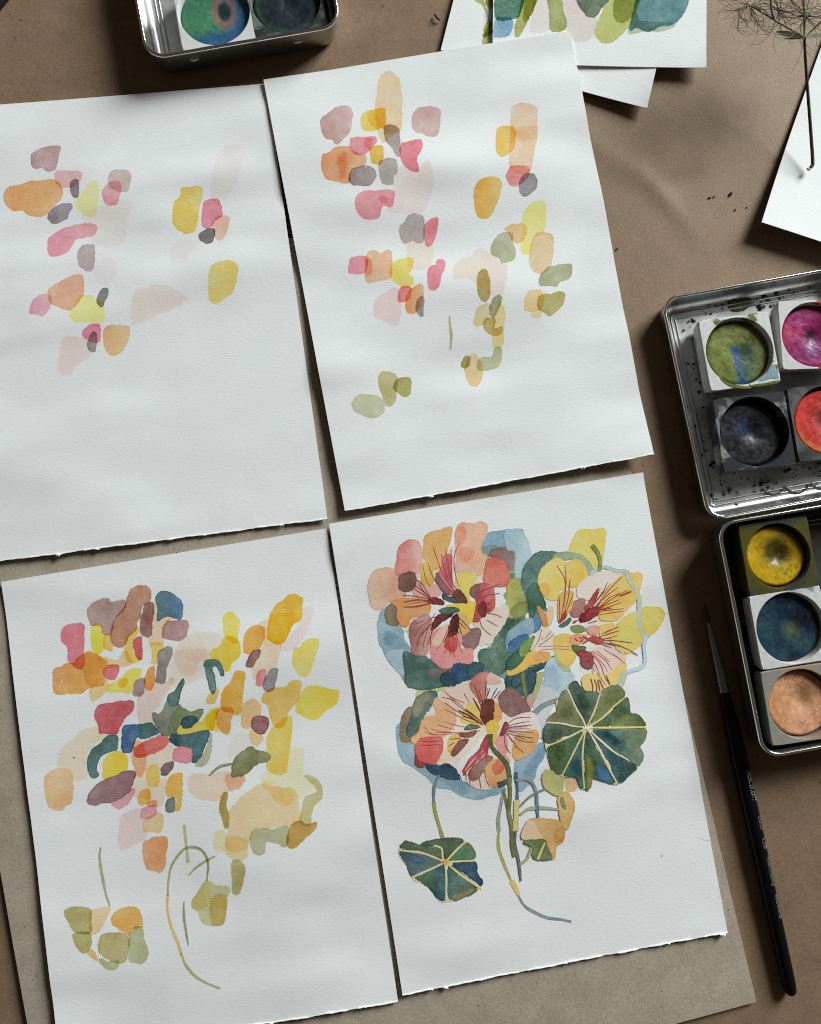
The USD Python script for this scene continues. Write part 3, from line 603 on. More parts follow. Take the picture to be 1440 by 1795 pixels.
cdb980 ;1190,560 1300,550 1300,650 1285,740 1255,775 1190,760
dbbb8e s.3 ;290,670 350,650 430,630 440,650 400,740 350,830 300,840 285,760
a8a262 ;95,670 130,640 220,635 290,660 300,760 290,830 170,820 130,750
a5a45c ;165,830 290,830 300,920 270,970 230,975 190,930 165,870
d9b272 ;260,970 300,950 345,1010 345,1040 300,1010
cfa348 ;445,710 500,660 570,632 650,650 675,720 680,790 600,800 580,850 500,800 460,770
aca266 ;355,880 380,840 520,825 580,870 575,960 550,1040 480,1050 400,1010 350,960
a5ad7a ;350,1010 420,1040 500,1030 495,1080 450,1110 390,1085 355,1040
a6ae80 ;580,850 620,780 680,790 690,880 718,960 710,1030 660,1055 580,1040 575,940
@4 680 1160 5.143 o paint_wash paint_stem
95b2be>8aaabb ;80,600 110,560 100,700 215,730 250,800 250,930 330,920 440,1000 640,1060 650,950 660,1040 760,1130 930,1140 1020,1100 1050,1160 930,1210 780,1240 680,1215 560,1150 440,1130 380,1060 240,950 150,910 100,820
7d9fae s1 ;460,1040 640,1060 650,990 740,1120 700,1190 580,1140
8fb0c2 s.5 ;1150,900 1200,880 1300,810 1380,730 1430,760 1420,830 1340,960 1320,1050 1240,1130 1190,1170 1150,1100
7c9fb5 s1.2 ;1230,1000 1330,840 1420,760 1400,850 1320,960 1280,1040
e0d0c6 s1.4 ;780,1230 860,1210 880,1260 820,1290
8a7c5e ;110,600 130,500 180,420 230,410 220,560 210,720 140,720 110,680
82a08e s.8 ;120,60 330,80 560,60 600,20 850,10 900,-120 1080,-220 1200,-300 1300,-120 1330,40 1240,160 1090,180 1000,120 880,90 740,190 500,240 300,260 170,200
c3c782 s.5 ;260,270 380,180 440,200 540,230 440,270 330,285 260,310
4d6a5c>5a7266 ;215,500 230,400 270,320 360,270 440,280 440,340 420,400 445,470 400,490 310,530 260,640 200,680 165,640 200,540
86876a s.6 ;225,440 260,340 340,280 400,300 330,380 300,460 250,500
@4 630 900 5.143 o paint_wash paint_stem
92b0bc^86a6b3 ;230,860 240,960 360,1020 395,1060 405,1140 465,1220 470,1270 410,1455 350,1430 280,1350 220,1240 180,1140 170,1000 190,910
6d93a5 s1.2 ;250,1060 340,1100 450,1220 400,1240 300,1220 230,1150
9dbcc8 ;245,1260 320,1235 400,1240 410,1455 340,1420 280,1340
86aabb ;1100,260 1130,190 1220,165 1380,150 1480,155 1480,560 1410,500 1400,330 1260,310 1100,310
7f9896 ;1100,310 1260,305 1170,390 1120,410 1095,350
8f766c ;1170,380 1200,330 1290,310 1380,320 1415,360 1410,500 1360,560 1340,480 1290,420 1210,395
5f8268^587a68 ;1340,900 1480,880 1480,1260 1300,1340 1300,1440 1190,1460 1120,1430 1080,1290 1100,1230 1200,1220 1200,1140 1250,1060 1300,1010
9cb07e s1.5 ;1230,1230 1300,1180 1350,1250 1290,1330 1230,1300
456b68 s1.5 ;1330,930 1440,900 1440,1010 1340,1080 1270,1130
486b60>4d7068 ;405,1250 470,1270 560,1285 640,1270 650,1310 720,1400 830,1400 835,1543 430,1543 415,1450
a9a84c>b5ad4e s.4 ;1345,600 1360,520 1480,590 1480,900 1335,910 1350,800 1310,740 1350,690
5c7d5a s.8 ;1350,540 1440,560 1480,640 1400,620 1350,600
@4 890 910 4.966 o paint_wash paint_stem
9dbcc8>b0ccd4 s.4 ;-20,98 60,95 130,110 190,230 200,330 130,400 120,520 70,510 70,290 0,260
b0b052>9aa44e s.3 ;0,540 100,520 140,560 160,700 180,780 80,860 0,840 0,600
8a9548 s.8 ;30,780 150,720 180,780 150,830 60,860
@4 680 1160 5.143 o paint_wash paint_stem
4d7165>53766c ;160,120 330,60 440,60 575,60 580,200 520,215 440,230 330,250 190,225 165,170
74726a s.6 ;350,80 480,60 570,80 560,130 500,160 420,150
2f5766 s.6 ;470,130 560,90 560,200 510,215
2c5273>3a5f5e ;585,30 600,0 860,20 865,70 790,130 730,200 640,215 600,240 580,190
@4 890 910 4.966 o paint_wash paint_stem
56796f^5b7f80 ;130,480 160,400 230,310 300,285 440,290 440,300 400,345 320,400 280,480 280,620 330,760 340,800 280,760 300,900 250,980 200,960 190,800 150,640 120,560
3f6650 s.6 ;170,620 250,560 290,640 330,770 250,780 210,860 190,760
4d7fa0 s.8 ;205,880 285,870 280,960 230,975
d9cc58 s.5 ;540,290 590,150 630,95 740,95 850,90 845,200 830,340 800,430 750,450 720,390 640,310
93ab84 ;420,300 500,285 560,295 640,310 720,390 750,460 700,490 650,400 590,350 480,350 400,345
88aabb s.3 ;0,1000 80,930 200,860 230,940 180,1030 100,1080 40,1130 0,1160
47779c s.8 ;20,1080 100,1020 180,1010 130,1090 60,1150 10,1160
2f5a4c>456d48 ;-10,1230 100,1140 190,1070 230,1020 220,1080 190,1160 100,1260 20,1330 -10,1320
7d9a4c s.6 ;110,1110 220,1030 210,1100 120,1200
335a5c>3f6770 ;-10,1370 140,1330 280,1250 420,1190 400,1230 310,1300 240,1340 220,1500 150,1539 0,1500
afc8d3 s.3 ;330,1290 380,1210 450,1230 540,1310 580,1400 530,1460 470,1560 300,1560 320,1400
98b7c6 s1.2 ;330,1300 400,1280 470,1400 420,1500 320,1480
a6b98c s.3 ;410,1180 460,1230 550,1320 520,1330 440,1270
@4 900 1170 4.985 o paint_wash paint_stem
c4c8cb s.5 ;200,190 280,170 400,240 380,300 330,370 280,500 250,620 220,600 210,450 190,380 170,300
b4b878 ;190,70 270,40 250,120 200,260 160,330 150,300 180,180
33565a ;60,0 190,30 180,180 130,260 100,230 80,150 0,180 0,60
7c8444 w34 ;85,50 90,130 105,220 120,290
bfa79a s.4 ;130,250 180,230 175,320 145,370 120,320
869494 w42 ;190,400 270,330 400,285
@4 680 1160 5.143 o painted_leaf painted_stem
2f5068>3b6270 ;325,900 420,930 530,900 570,830 640,770 740,690 860,610 900,600 900,650 820,760 720,860 630,930 645,1060 560,1060 460,1030 380,990
463f50 s.5 ;530,930 570,860 640,790 700,790 640,880 560,960
@4 630 900 5.143 o painted_petal painted_vein
e6cfc0 s1.6 o ;330,480 560,330 860,300 1100,420 1120,650 1010,720 860,560 700,560 560,560 480,720 360,690
e7cdbf s1.6 o ;420,860 620,900 700,1000 850,1000 930,1060 1100,1000 1250,860 1300,980 1180,1130 1000,1220 900,1330 700,1330 560,1220 470,1100
e2ba9c>dca888 ;85,620 110,550 150,510 240,490 330,510 370,560 360,660 420,720 390,780 280,790 240,830 210,865 125,860 85,740
d77f7c>e0a598 ;325,540 340,400 370,290 440,245 520,250 570,310 560,430 540,540 480,540 350,560
d9a85c ;580,330 590,210 640,170 740,145 830,125 830,200 790,330 750,420 700,510 640,470 580,400
dca98d>dfb490 ;865,230 890,110 940,85 1040,95 1100,70 1150,110 1150,180 1100,270 1100,350 1160,400 1130,540 940,560 870,520 880,400
da8672 s1.2 ;880,330 960,300 1040,340 1010,410 930,440
d98a70 s1.2 ;880,130 960,130 960,240 900,300 870,230
d4735f ;1140,480 1160,410 1220,395 1300,430 1350,510 1340,640 1250,660 1130,640
e2a494>e0b0a0 ;470,700 520,610 640,650 740,640 740,720 680,780 620,790 500,740
86605a>7d5a48 ;360,570 400,535 500,540 505,660 450,705 370,690 355,640
ddb138 ;550,470 580,440 640,450 665,520 668,630 600,645 560,600
d89a52>d9a25c ;290,800 400,770 520,760 640,820 630,900 540,930 460,950 440,1020 380,1010 340,950 335,850
84775a ;235,900 250,840 290,820 340,850 335,930 360,1000 310,1015 250,980
a87468>c59484 ;450,1060 480,980 600,910 640,930 640,1050 615,1260 560,1280 480,1260 470,1150
d06a72 ;700,570 740,490 750,400 790,370 835,375 835,560 850,690 840,740 780,700 720,640
8f6266 ;700,530 740,600 820,700 800,740 740,700 700,620
e3cfc0 s.5 ;1220,860 1340,830 1320,980 1230,1080 1190,1170 1080,1150 1090,1050 1030,990 1100,940
dfca50^dfc420 ;780,830 860,820 880,700 870,570 940,540 1050,550 1040,620 1000,700 1000,790 1060,800 1050,880 1030,960 1000,990 960,950 900,890
c04450>c8665e ;1000,690 1040,650 1130,630 1200,660 1225,760 1220,860 1150,900 1080,960 1050,980 1030,970 1060,850 1050,770
8a5f5c s.4 ;1000,700 1040,640 1090,640 1050,760 1010,740
7c2c34 s.4 ;1070,830 1130,790 1150,880 1130,940 1080,900
93706c ;925,1130 960,1070 1040,1035 1090,1050 1085,1150 1040,1225 970,1215 930,1180
e28c8a>e0968f ;640,1240 650,1100 720,1040 850,1020 900,1090 930,1160 890,1220 1020,1225 1015,1340 940,1350 860,1340 820,1395 760,1395 690,1350 650,1300
e6bca2 ;660,1180 720,1060 800,1000 860,980 850,1060 780,1180
ce5048 s.6 ;790,1100 850,1090 880,1150 860,1250 770,1200
d9b060 s.4 ;880,950 940,900 1000,1040 940,1100 890,1060
5f2424 ;640,1050 700,930 760,900 860,890 740,980 680,1040
582622 ;800,1110 820,980 880,900 900,960 880,1090 840,1110
416259 ;750,720 800,750 880,760 970,800 920,810 830,800 760,770
4d7058 ;720,870 760,850 860,845 910,870 890,890 800,905 730,890
80222c ;620,770 700,760 770,800 760,830 700,820 640,810
683830 ;850,720 880,680 920,700 975,805 910,800 860,770
b04a44 w9 ;670,310 700,400 735,510|740,370 760,470 800,620|785,320 790,450 830,640|830,325 830,480 850,640 900,700|905,270 870,340 855,450 880,600 910,680|575,470 600,590 640,660
a2423c w9 ;620,450 660,560 740,680 830,760|505,590 570,640 620,720 660,790|500,650 560,690 640,760|400,740 500,745 640,775
ac5836 w14 ;410,800 520,780 640,790|405,845 520,840 650,810
a03c3c w8 ;520,1210 560,1100 650,980|500,1000 600,960 700,930|610,1190 650,1090 700,960|560,1110 600,1050 650,1000|640,1210 650,1080 690,990
943436 w8 ;780,1200 800,1080 850,960|850,1240 850,1100|750,1160 800,1050 840,990|830,1270 800,1150|900,940 950,990 1000,1050|890,990 930,1090|900,980 960,1040
9a363c w9 ;1060,720 1160,680 1270,635|1070,770 1150,740 1265,720|1080,830 1190,815|1090,880 1190,875
966a62 w10 ;1140,900 1220,910 1290,940|1150,965 1200,990 1250,1020|1085,950 1110,1030 1190,1100
b6aec8 w9 ;470,950 560,960 660,960|640,900 560,890 480,880
b04448 w8 ;690,900 640,960 560,1020 500,1110|670,930 610,1000 540,1110 520,1180|660,960 620,1040 590,1140 570,1230|700,800 600,720 540,640|680,790 560,720 500,680|650,800 540,800 430,820
c05050 w8 ;770,440 790,540 830,650 880,720|750,520 800,620 870,710|800,400 815,520 850,650|720,560 780,640 860,730
a83a40 w8 ;1050,880 1100,800 1180,700|1060,900 1120,850 1210,770|1060,920 1130,880 1210,840|1050,850 1080,760 1130,680
b84a48 w8 ;830,1080 800,1180 770,1260|850,1080 850,1200 860,1290|870,1070 900,1180 930,1260|815,1090 760,1160 700,1220
@4 890 910 4.966 o painted_petal painted_vein
e6d8c4 s1.6 o ;300,560 560,560 700,520 900,620 880,840 700,860 620,800 480,920 420,760 330,700
e8d8c4 s1.6 o ;700,860 900,900 1040,1080 1020,1260 880,1400 720,1380 640,1240 720,1080
dfcc64>ddc658 ;270,500 300,430 370,370 440,340 510,380 600,350 660,400 700,470 690,560 620,590 560,580 450,620 440,700 340,690 290,620 270,560
dcc040 s.7 ;510,400 600,360 660,430 640,560 530,580
dcb444 s.6 ;275,570 350,570 350,680 300,640
e3d5c8 s.7 ;610,600 700,500 850,450 980,470 1020,500 960,580 800,640 740,700 620,680
ddc058 s.5 ;840,660 1000,480 1060,470 1170,480 1150,620 1110,720 1040,790 940,880 800,860
e2b868 s1 ;900,700 1080,620 1110,700 1000,790 880,830
dccbba s1.2 ;1160,620 1210,570 1290,620 1280,720 1180,760
dcc0a4 s1.2 ;920,840 1040,790 1120,830 1000,900 940,910
d3c650 s.6 ;1000,870 1150,790 1200,765 1320,770 1370,840 1300,960 1200,1050 1100,1140 1040,1170 960,1130 900,1060 900,990 950,930
ddc060 s.4 ;800,940 860,910 940,920 930,1010 820,1040
e2c5b4 s.5 ;740,1150 820,1120 1000,1150 1030,1290 960,1380 900,1450 760,1400 740,1300
dfc468 s.4 ;650,1430 670,1360 760,1350 900,1340 1010,1240 1040,1290 960,1420 910,1490 780,1520 690,1500
e6d3c2 s.3 ;210,1100 280,980 330,940 400,1000 400,1080 430,1130 350,1160 240,1160 200,1130
ddbc48>ddc050 ;400,1090 420,1020 540,1005 560,1130 600,1190 560,1260 510,1280 440,1210
dcb640 ;0,1320 30,1330 120,1260 190,1160 240,1150 340,1160 380,1190 300,1250 200,1270 100,1340 10,1360
dfa260 s.4 ;225,1200 280,1160 370,1170 340,1210 250,1240
e8c49a s.3 ;350,770 400,770 400,870 360,930 340,860
d19640 ;255,755 300,780 340,860 350,930 310,930 290,850
a8706a ;545,800 580,720 660,690 680,720 640,840 570,850
d8b052 ;450,660 520,620 570,640 560,760 510,850 450,900 440,780
b03c30 ;450,900 480,830 510,790 510,850 480,890
b05050 s.5 ;720,700 760,640 800,600 760,720 700,790 670,790
8a2024 ;630,850 690,790 760,760 800,770 790,830 700,885 650,890
4b7058 ;445,930 500,890 555,860 545,900 510,935 460,942
dfa068 s.3 ;550,1020 640,1000 700,1020 680,1060 620,1095 555,1090
86994c ;545,940 580,925 650,930 690,960 640,995 570,985
55723a ;560,1100 620,1100 690,1120 640,1150 580,1155
dc9782 s.4 ;690,950 740,925 800,940 790,1000 720,1005
b6342c ;700,1045 760,1015 840,1050 820,1090 750,1075
8a444a ;600,1150 690,1150 740,1190 735,1290 690,1305 640,1260 640,1200
a03038 s.4 ;610,1150 680,1155 700,1200 650,1210
b0582e w9 ;430,405 490,500 505,600 490,780|500,400 510,520 500,650 470,850|545,520 530,680 490,830|450,680 455,800 450,900|575,640 540,740 490,850
ac4636 w9 ;1000,500 900,600 780,740|870,555 820,650 740,750|960,595 850,680 780,760|975,645 880,690 800,770|975,700 880,740 800,780|965,735 880,765 800,790|900,775 800,790|1010,780 800,800|1010,800 880,820 800,835|810,605 770,680 720,750|760,640 720,720
a45a30 w16 ;1075,630 1030,650 980,670
9c4434 w10 ;960,940 820,1000|975,970 800,1025|840,1055 950,1060 1090,1080|830,1075 940,1090 1060,1140 1135,1185|780,885 700,910
b05048 w9 ;840,1135 920,1180 980,1220 1020,1260|680,1170 740,1230 780,1300|700,1150 800,1250 850,1380 890,1440|740,1150 850,1230 910,1315|780,1150 840,1200 890,1245|780,1340 850,1440|830,1090 910,1120|940,1130 990,1165
8c4a26 w12 ;725,1395 740,1450 740,1510|755,1400 775,1450 775,1510|785,1400 805,1500|860,1365 890,1440|800,1400 840,1490
b08a78 w9 ;300,960 270,1060 210,1150|410,1000 350,1050 270,1110|380,980 330,1040|300,1110 420,1105 545,1110|280,1140 420,1130 550,1140|300,1050 310,1030|280,1110 290,1080
b83a30 w12 ;585,1040 610,1060|625,1030 660,1050 630,1070|660,1020 700,1050 665,1080|580,890 610,885|570,905 590,900|620,870 640,900
b4c6c8 w36 s.5 ;720,480 780,440 850,415 940,450 1030,450
b8c4a6 w40 s.5 ;1040,450 1060,530 1120,620 1150,720 1150,850 1155,950 1200,1010
b8ced8 w36 s.5 ;1200,1010 1190,1130 1200,1240 1160,1290 1040,1330
b6c4b2 w52 s.4 ;1020,1330 1000,1400 970,1470
87944a w34 ;740,230 790,300 810,370 800,450
b04a3c w8 ;690,850 740,760 830,650 900,560|700,850 790,740 900,640|720,860 850,740 960,660|740,860 880,770 1000,720|760,800 900,700 1040,620
b04a44 w8 ;650,1170 720,1250 760,1330|690,1160 760,1260 800,1350|720,1150 830,1260 870,1330|760,1060 860,1080 980,1110|750,1040 860,1040 960,1010
@4 680 1160 5.143 o painted_petal painted_vein
e6d2c2 s1.6 o ;430,380 640,230 830,150 1000,200 1200,420 1340,520 1330,760 1140,860 1060,1040 880,1110 700,1070 640,960 560,900 380,900 300,760 330,560
e5c8b4>e0c8b8 ;415,350 470,310 510,250 640,220 740,190 780,260 760,340 720,380 620,430 600,560 540,540 460,450
dba668>dba878 ;215,690 280,640 300,550 370,490 440,490 410,380 440,330 500,370 600,430 615,520 580,600 500,680 300,690 280,730 220,730
e8cdb0 s.3 ;450,930 490,850 500,760 660,790 600,850 520,910
8c4646 ;255,830 320,910 340,940 300,960 250,930
cf574c>d2665c ;250,780 290,700 400,680 490,685 495,790 460,870 420,925 350,910 280,890
c06e66>cc8474 ;740,190 790,130 880,90 910,110 900,200 870,350 810,330 760,260
e6ded8 ;910,110 970,120 1060,220 1000,290 900,330 890,250
deb8a4 s.4 ;910,110 970,120 1020,190 900,200
8a6662>92706c ;1000,320 1070,240 1150,250 1220,330 1290,440 1220,470 1140,505 1040,450
e5d2ca ;1080,530 1130,500 1220,470 1320,460 1355,560 1340,630 1200,650 1100,600
dba660 ;1195,640 1340,620 1355,700 1320,790 1230,860 1140,880 1130,800 1150,700
d9a050 ;950,380 990,370 1030,460 1010,540 950,540
6a3024 ;840,420 880,340 950,340 960,440 940,545 880,570 840,500
ddc458 ;700,420 740,370 790,380 840,500 830,580 740,560 660,540 670,480
dc9690 ;990,680 1020,620 1050,640 1080,700 1060,840 1000,800 970,740
d9ba34 ;890,560 960,530 1010,570 990,640 960,740 920,680
843440 ;1030,600 1060,540 1090,570 1080,620 1010,680
d8b252 ;560,680 640,650 660,700 600,780 550,820 540,740
8c5848 ;640,640 720,640 800,620 760,680 660,680
8a5a4c ;650,710 730,700 690,760 600,850 570,830
4b7060 ;690,600 740,560 800,570 840,590 770,610 700,620
e6e0dc ;630,930 700,850 820,720 860,660 900,700 860,830 740,940 740,1070 690,1060 640,1000
e8ccb8 ;690,1060 740,1070 830,1040 880,960 900,1050 930,1140 840,1150 760,1120
94665a ;740,960 800,890 900,850 950,870 880,960 830,1040 770,1075 735,1050
c04a50>b04440 ;850,740 880,680 915,660 910,740 890,840 790,920 700,1000 690,1030 680,980 740,880 820,800
dca25c>d8a06c ;880,960 950,880 1000,890 1060,940 1090,1060 1010,1110 940,1120 900,1040
d86440 ;945,940 1000,890 1050,930 1030,990 970,1015
dca080 s.4 ;1000,800 1060,840 1100,900 1060,940 1010,890
a8644e w10 ;510,260 570,320 690,370|490,320 600,350 690,420|690,290 730,360|520,370 600,430 680,480
7c3a24 w12 ;700,430 770,480 850,550|680,490 770,520 860,570|770,330 810,400 850,480|640,440 740,490 840,560
8c3c34 w11 ;780,210 810,290 840,360|890,180 880,300 870,370|850,360 880,420|820,350 860,430
5a4244 w10 ;920,240 900,310|985,240 940,320|1010,265 960,330
ac5a40 w9 ;455,570 520,590 600,610|385,605 480,630 570,635|330,630 420,660 580,650|330,590 400,650 480,660
a83c3c w10 ;320,720 400,720 480,715|300,760 480,745|560,700 660,690|550,760 600,730
8c4a4e w9 ;1080,560 1160,510 1285,500|1090,575 1280,535|1090,590 1300,570|1090,605 1280,605|1080,640 1160,670 1250,705|1050,650 1060,750 1100,820|1080,650 1125,720
94582e w10 ;1090,620 1310,640|1130,660 1310,690|1140,680 1220,720 1320,725|1145,760 1230,820
9c4a48 w10 ;740,1000 740,1110|825,1040 840,1140|870,980 890,1070 920,1130|700,980 710,1060
e6d8d2 w8 ;860,800 760,900 700,980|880,830 790,920 715,990
56683a w40 ;925,660 930,740 970,810 1030,870 1080,950 1100,1060
4f5c48 w44 ;1000,1110 1060,1085 1110,1070
b85850 w8 ;840,540 740,470 640,400 560,330|850,560 720,530 600,470 520,430|840,590 720,590 600,570 500,540|830,620 700,640 560,640 430,640
b45048 w8 ;1060,590 1150,560 1250,540|1060,600 1150,590 1260,585|1060,620 1150,640 1240,660|1050,630 1110,690 1170,770
b04444 w8 ;900,700 850,800 790,880 740,1000|890,760 840,860 800,950|910,700 900,800 890,900|800,900 760,960 720,1020
9a4038 w8 ;870,400 850,330 820,250|900,400 895,320 900,240|930,400 940,330 960,270
@4 680 1350 4.235 o painted_leaf painted_stem
97a294 w26 ;865,140 840,260 820,370 825,460
7d8455 w24 ;860,150 890,280 905,360
7a7f46 w26 ;905,60 910,200 900,300 920,420 925,560 940,640
4b6a74 w26 ;950,20 960,130 960,225
cdc27c w38 ;960,225 955,330 950,450
687a7c w22 ;950,455 945,560 970,660 990,820
b0ab5e w24 ;825,455 822,560 850,660 890,760 920,830
d5b85c w36 ;920,825 950,880 970,925
869ca0 w21 ;970,930 1010,1000 1080,1050 1180,1095 1290,1110 1360,1125
789094 w24 ;375,40 345,130 340,245
98a056 w26 ;342,245 360,340 410,505
8c989a w18 ;980,275 1040,210 1110,165 1185,135
a8af96 w24 ;985,330 1050,285 1150,280 1265,290
98a8a2 w22 ;955,80 1020,65 1070,85 1100,150 1110,200
6a8896 w22 ;1105,170 1110,260 1117,355
a6ab78 w22 ;985,700 1040,650 1070,570
c6c27c>b4b868 s.3 ;1165,0 1230,10 1310,60 1300,120 1270,190 1200,160 1150,100
d8b47c ;1330,50 1400,60 1405,130 1380,160 1330,150
cfae66 ;1270,190 1330,160 1380,230 1385,300 1350,400 1330,440 1290,400 1270,290
86884a ;1280,210 1300,195 1320,290 1290,270
cfa75a>d0aa5e ;1000,500 1010,430 1050,370 1100,360 1270,375 1310,440 1300,530 1250,560 1240,650 1210,660 1150,530 1080,520
e3c19c ;1000,510 1005,440 1050,375 1090,380 1110,440 1150,510
c8983a ;1240,530 1250,440 1310,430 1300,520
768656>6c7c48 ;1010,530 1080,520 1160,515 1190,580 1220,650 1200,665 1100,660 1080,640 1075,570
ddd078 w16 ;1165,540 1140,600 1115,660
d9d0a0 ;90,560 140,530 240,560 330,530 430,510 560,520 630,560 650,660 660,740 700,860 650,910 600,935 540,930 480,970 430,980 380,965 320,880 270,840 200,820 150,720 90,640
586a4e s.3 +.5 ;95,560 140,530 240,560 320,545 400,570 405,640 400,655 250,600 100,575
4b5e42>50664a s.3 +.5 ;250,550 400,515 560,525 470,610 430,655 412,580 340,555
5a8460 s.3 +.5 ;585,545 625,570 645,655 480,668 455,660 525,600
2f5068 s.3 +.5 ;490,690 650,682 660,760 700,850 640,815 560,755
4a6e66>4a6858 s.3 +.5 ;465,710 560,785 660,885 600,930 500,915 460,955 452,800
7e7e54 s.4 ;520,910 660,880 600,930 480,970
4c6e4e>37606a s.3 +.5 ;420,700 428,955 380,955 315,870 225,810 210,795 300,750
4c686e>5a7464 s.3 +.5 ;395,680 180,780 150,710 98,600 250,630
d8cfa8 w13 s.2 nleaf_vein ;90,595 250,615 340,645 420,682|425,685 320,735 185,795|425,685 436,800 432,975
dcd490 w13 s.2 nleaf_vein ;430,685 560,790 695,882|430,685 540,676 648,672|430,680 500,605 572,535|345,560 400,582 408,655
d8a85c s.3 nleaf_vein ;410,670 430,660 450,680 440,700 415,698
4a6a80 s.6 ;110,610 230,640 280,680 200,690 140,650
@4 900 1170 4.985 o painted_leaf painted_stem
d6d6a2 ;380,300 470,190 500,150 545,120 590,190 640,220 760,215 900,165 960,210 975,260 1010,330 1010,400 1090,420 1155,490 1160,540 1140,640 1105,685 1130,760 1100,860 1050,910 1000,950 910,1020 830,1000 740,970 695,965 680,1060 655,1075 625,1050 600,1060 560,960 470,950 410,940 340,890 300,740 280,680 290,500 340,420 390,380
7b815a s.3 +.62 ;400,300 458,205 530,340 612,505 450,485 310,465 345,420 390,380
425a4c>4f6450 s.3 +.62 ;505,150 545,125 590,190 640,220 748,228 720,330 670,460 643,510 565,350 495,190
707c4a s.3 +.62 ;772,215 900,165 960,205 968,245 870,345 740,470 692,492 722,370
4c6440 s.3 +.62 ;985,268 1010,330 1005,410 900,460 820,508 705,513 770,472 885,370
728148>5f6e3c s.3 +.62 ;1010,405 1090,415 1150,485 1140,510 850,510 900,462
48706c>7a8c70 s.3 +.62 ;1150,548 1140,640 1100,690 1130,760 1095,850 1000,785 850,680 700,547 900,541
3a6a88 s1 ;710,560 850,570 930,650 880,690
9ba98a s1 ;940,560 1150,560 1140,640 1080,700 970,650
3b6672>466c70 s.3 +.62 ;1070,870 1040,905 910,1005 865,870 765,690 680,570 800,680 950,800
7a7450 s1 ;960,860 1080,860 1010,950 930,990
476650>3f6a60 s.3 +.62 ;740,965 690,960 640,1065 634,900 640,570 715,700 795,850 880,1000
4476a0 s.8 ;740,860 790,880 860,985 750,960
7a7f38 s.6 ;640,790 700,800 680,1050 650,1060
3a6862>44706c s.3 +.62 ;600,1050 560,955 470,940 445,925 535,760 606,600 602,800
4c663a>4c6e4c s.3 +.62 ;410,925 345,880 312,740 305,705 460,630 596,568 515,740
566e5c>5c6c4c s.3 +.62 ;288,655 292,502 440,510 606,536 440,595
7d8658 s2.6 ;420,330 480,300 540,420 500,460 420,420
5f7a5a s2.6 ;560,240 640,250 680,330 620,400
8c9460 s2.6 ;800,230 900,200 920,270 830,330
6f8a50 s2.6 ;880,360 960,340 980,400 880,450
345c70 s2.6 ;780,580 900,600 1000,680 960,730 860,660
5f7f74 s2.6 ;840,740 940,800 980,870 900,900
5c7f4c s2.6 ;650,640 720,760 720,860 660,800
36606a s2.6 ;520,820 580,800 590,930 520,920
6c7c3c s2.6 ;350,700 430,660 450,740 390,820
75815c s2.6 ;320,530 420,530 420,600 320,620
dcd8a8 w13 s.2 nleaf_vein ;640,525 600,440 545,345 480,195|640,525 520,510 430,490 305,480|640,525 520,590 410,640 290,690
d9d088 w13 s.2 nleaf_vein ;640,525 580,640 500,800 425,945|635,525 610,700 606,850 622,1058|640,525 700,400 730,320 762,215|645,525 780,440 880,340 975,262
e0d8b0 w15 s.2 nleaf_vein ;640,525 740,690 820,850 908,1012|640,525 800,670 900,750 1000,805
dcd470 w16 s.2 nleaf_vein ;645,525 850,525 1000,522 1155,520
dfe4dc w26 s.3 nleaf_vein ;612,530 650,525 690,520
@B 740 0 2.769 g paint_leaf paint_stem
b2b86c ;255,-30 290,-20 325,90 338,130 300,160 320,90 290,20 255,0
a5ac5c ;310,-30 352,-30 352,40 325,35 312,20
b0b66a s.4 ;352,70 352,150 330,160 320,215 292,215 305,150 330,120
959e4c w22 ;300,175 325,160 355,150
@A 740 0 2.769 g paint_leaf paint_stem
e0dad4 s.7 ;550,-30 610,-30 620,60 620,140 530,155 535,80
d8d1ca s.8 ;690,-30 760,10 850,80 840,150 810,190 740,200 700,120
8ab4cb>7faac8 ;355,100 370,85 440,90 430,160 390,180 350,175
5c8a78 ;370,-30 490,-30 470,80 420,95 360,90
a8b060 ;500,-30 560,-30 530,70 500,130 460,180 450,130 470,60
b0b66e ;515,-30 560,-30 540,50 505,110 490,90
a2a862 ;610,-30 665,-30 690,60 700,135 630,150 620,60
6e7f6a ;750,-30 920,-30 870,40 850,75 810,80 780,50
c0c678>b6be70 s.4 ;900,10 960,-30 1060,-30 1000,130 930,200 870,205 840,160 850,110
a6b488 ;950,-30 1050,-30 1010,90 960,110 930,70
aec0ac s.6 ;1000,160 1040,60 1060,100 1230,115 1180,150 1080,150
6a9496>5e8e94 ;1060,-30 1290,-30 1280,50 1230,110 1150,130 1100,155 1040,130 1010,150 1020,90

@4 0 0 1 o paint_speck paint_speck
b9b9b8 +0 ;1159,1499 1162,1498 1163,1502 1160,1503
c9c6c0 w1.2 s.2 ;1226,1468 1236,1473 1246,1474
@3 0 0 1 o paint_speck paint_speck
7c746c +0 ;128,1327 131,1327 132,1329 129,1330
9a948c +0 ;246,1062 249,1061 250,1064 247,1065
'''
#@PAINT
# ------------------------------------------------------------------ laying the paint
def film(sheet, name, pts, d, pig, soft, rag, faces, level, body):
    z = sheet.zf(pts[:, 0], pts[:, 1]) + .00004 + level * .000014
    sheet.part(name, (np.column_stack([pts, z]), faces), M['body' if body else 'glaze'], True, attrs={'edge': d, 'soft': np.full(len(pts), soft), 'rag': np.full(len(pts), rag), 'pigment': pig})

def to_plane(sheet, px):
    p = U(px[:, 0], px[:, 1], .003)
    for _ in range(2): p = U(px[:, 0], px[:, 1], sheet.zf(p[:, 0], p[:, 1]))
    return p[:, :2]

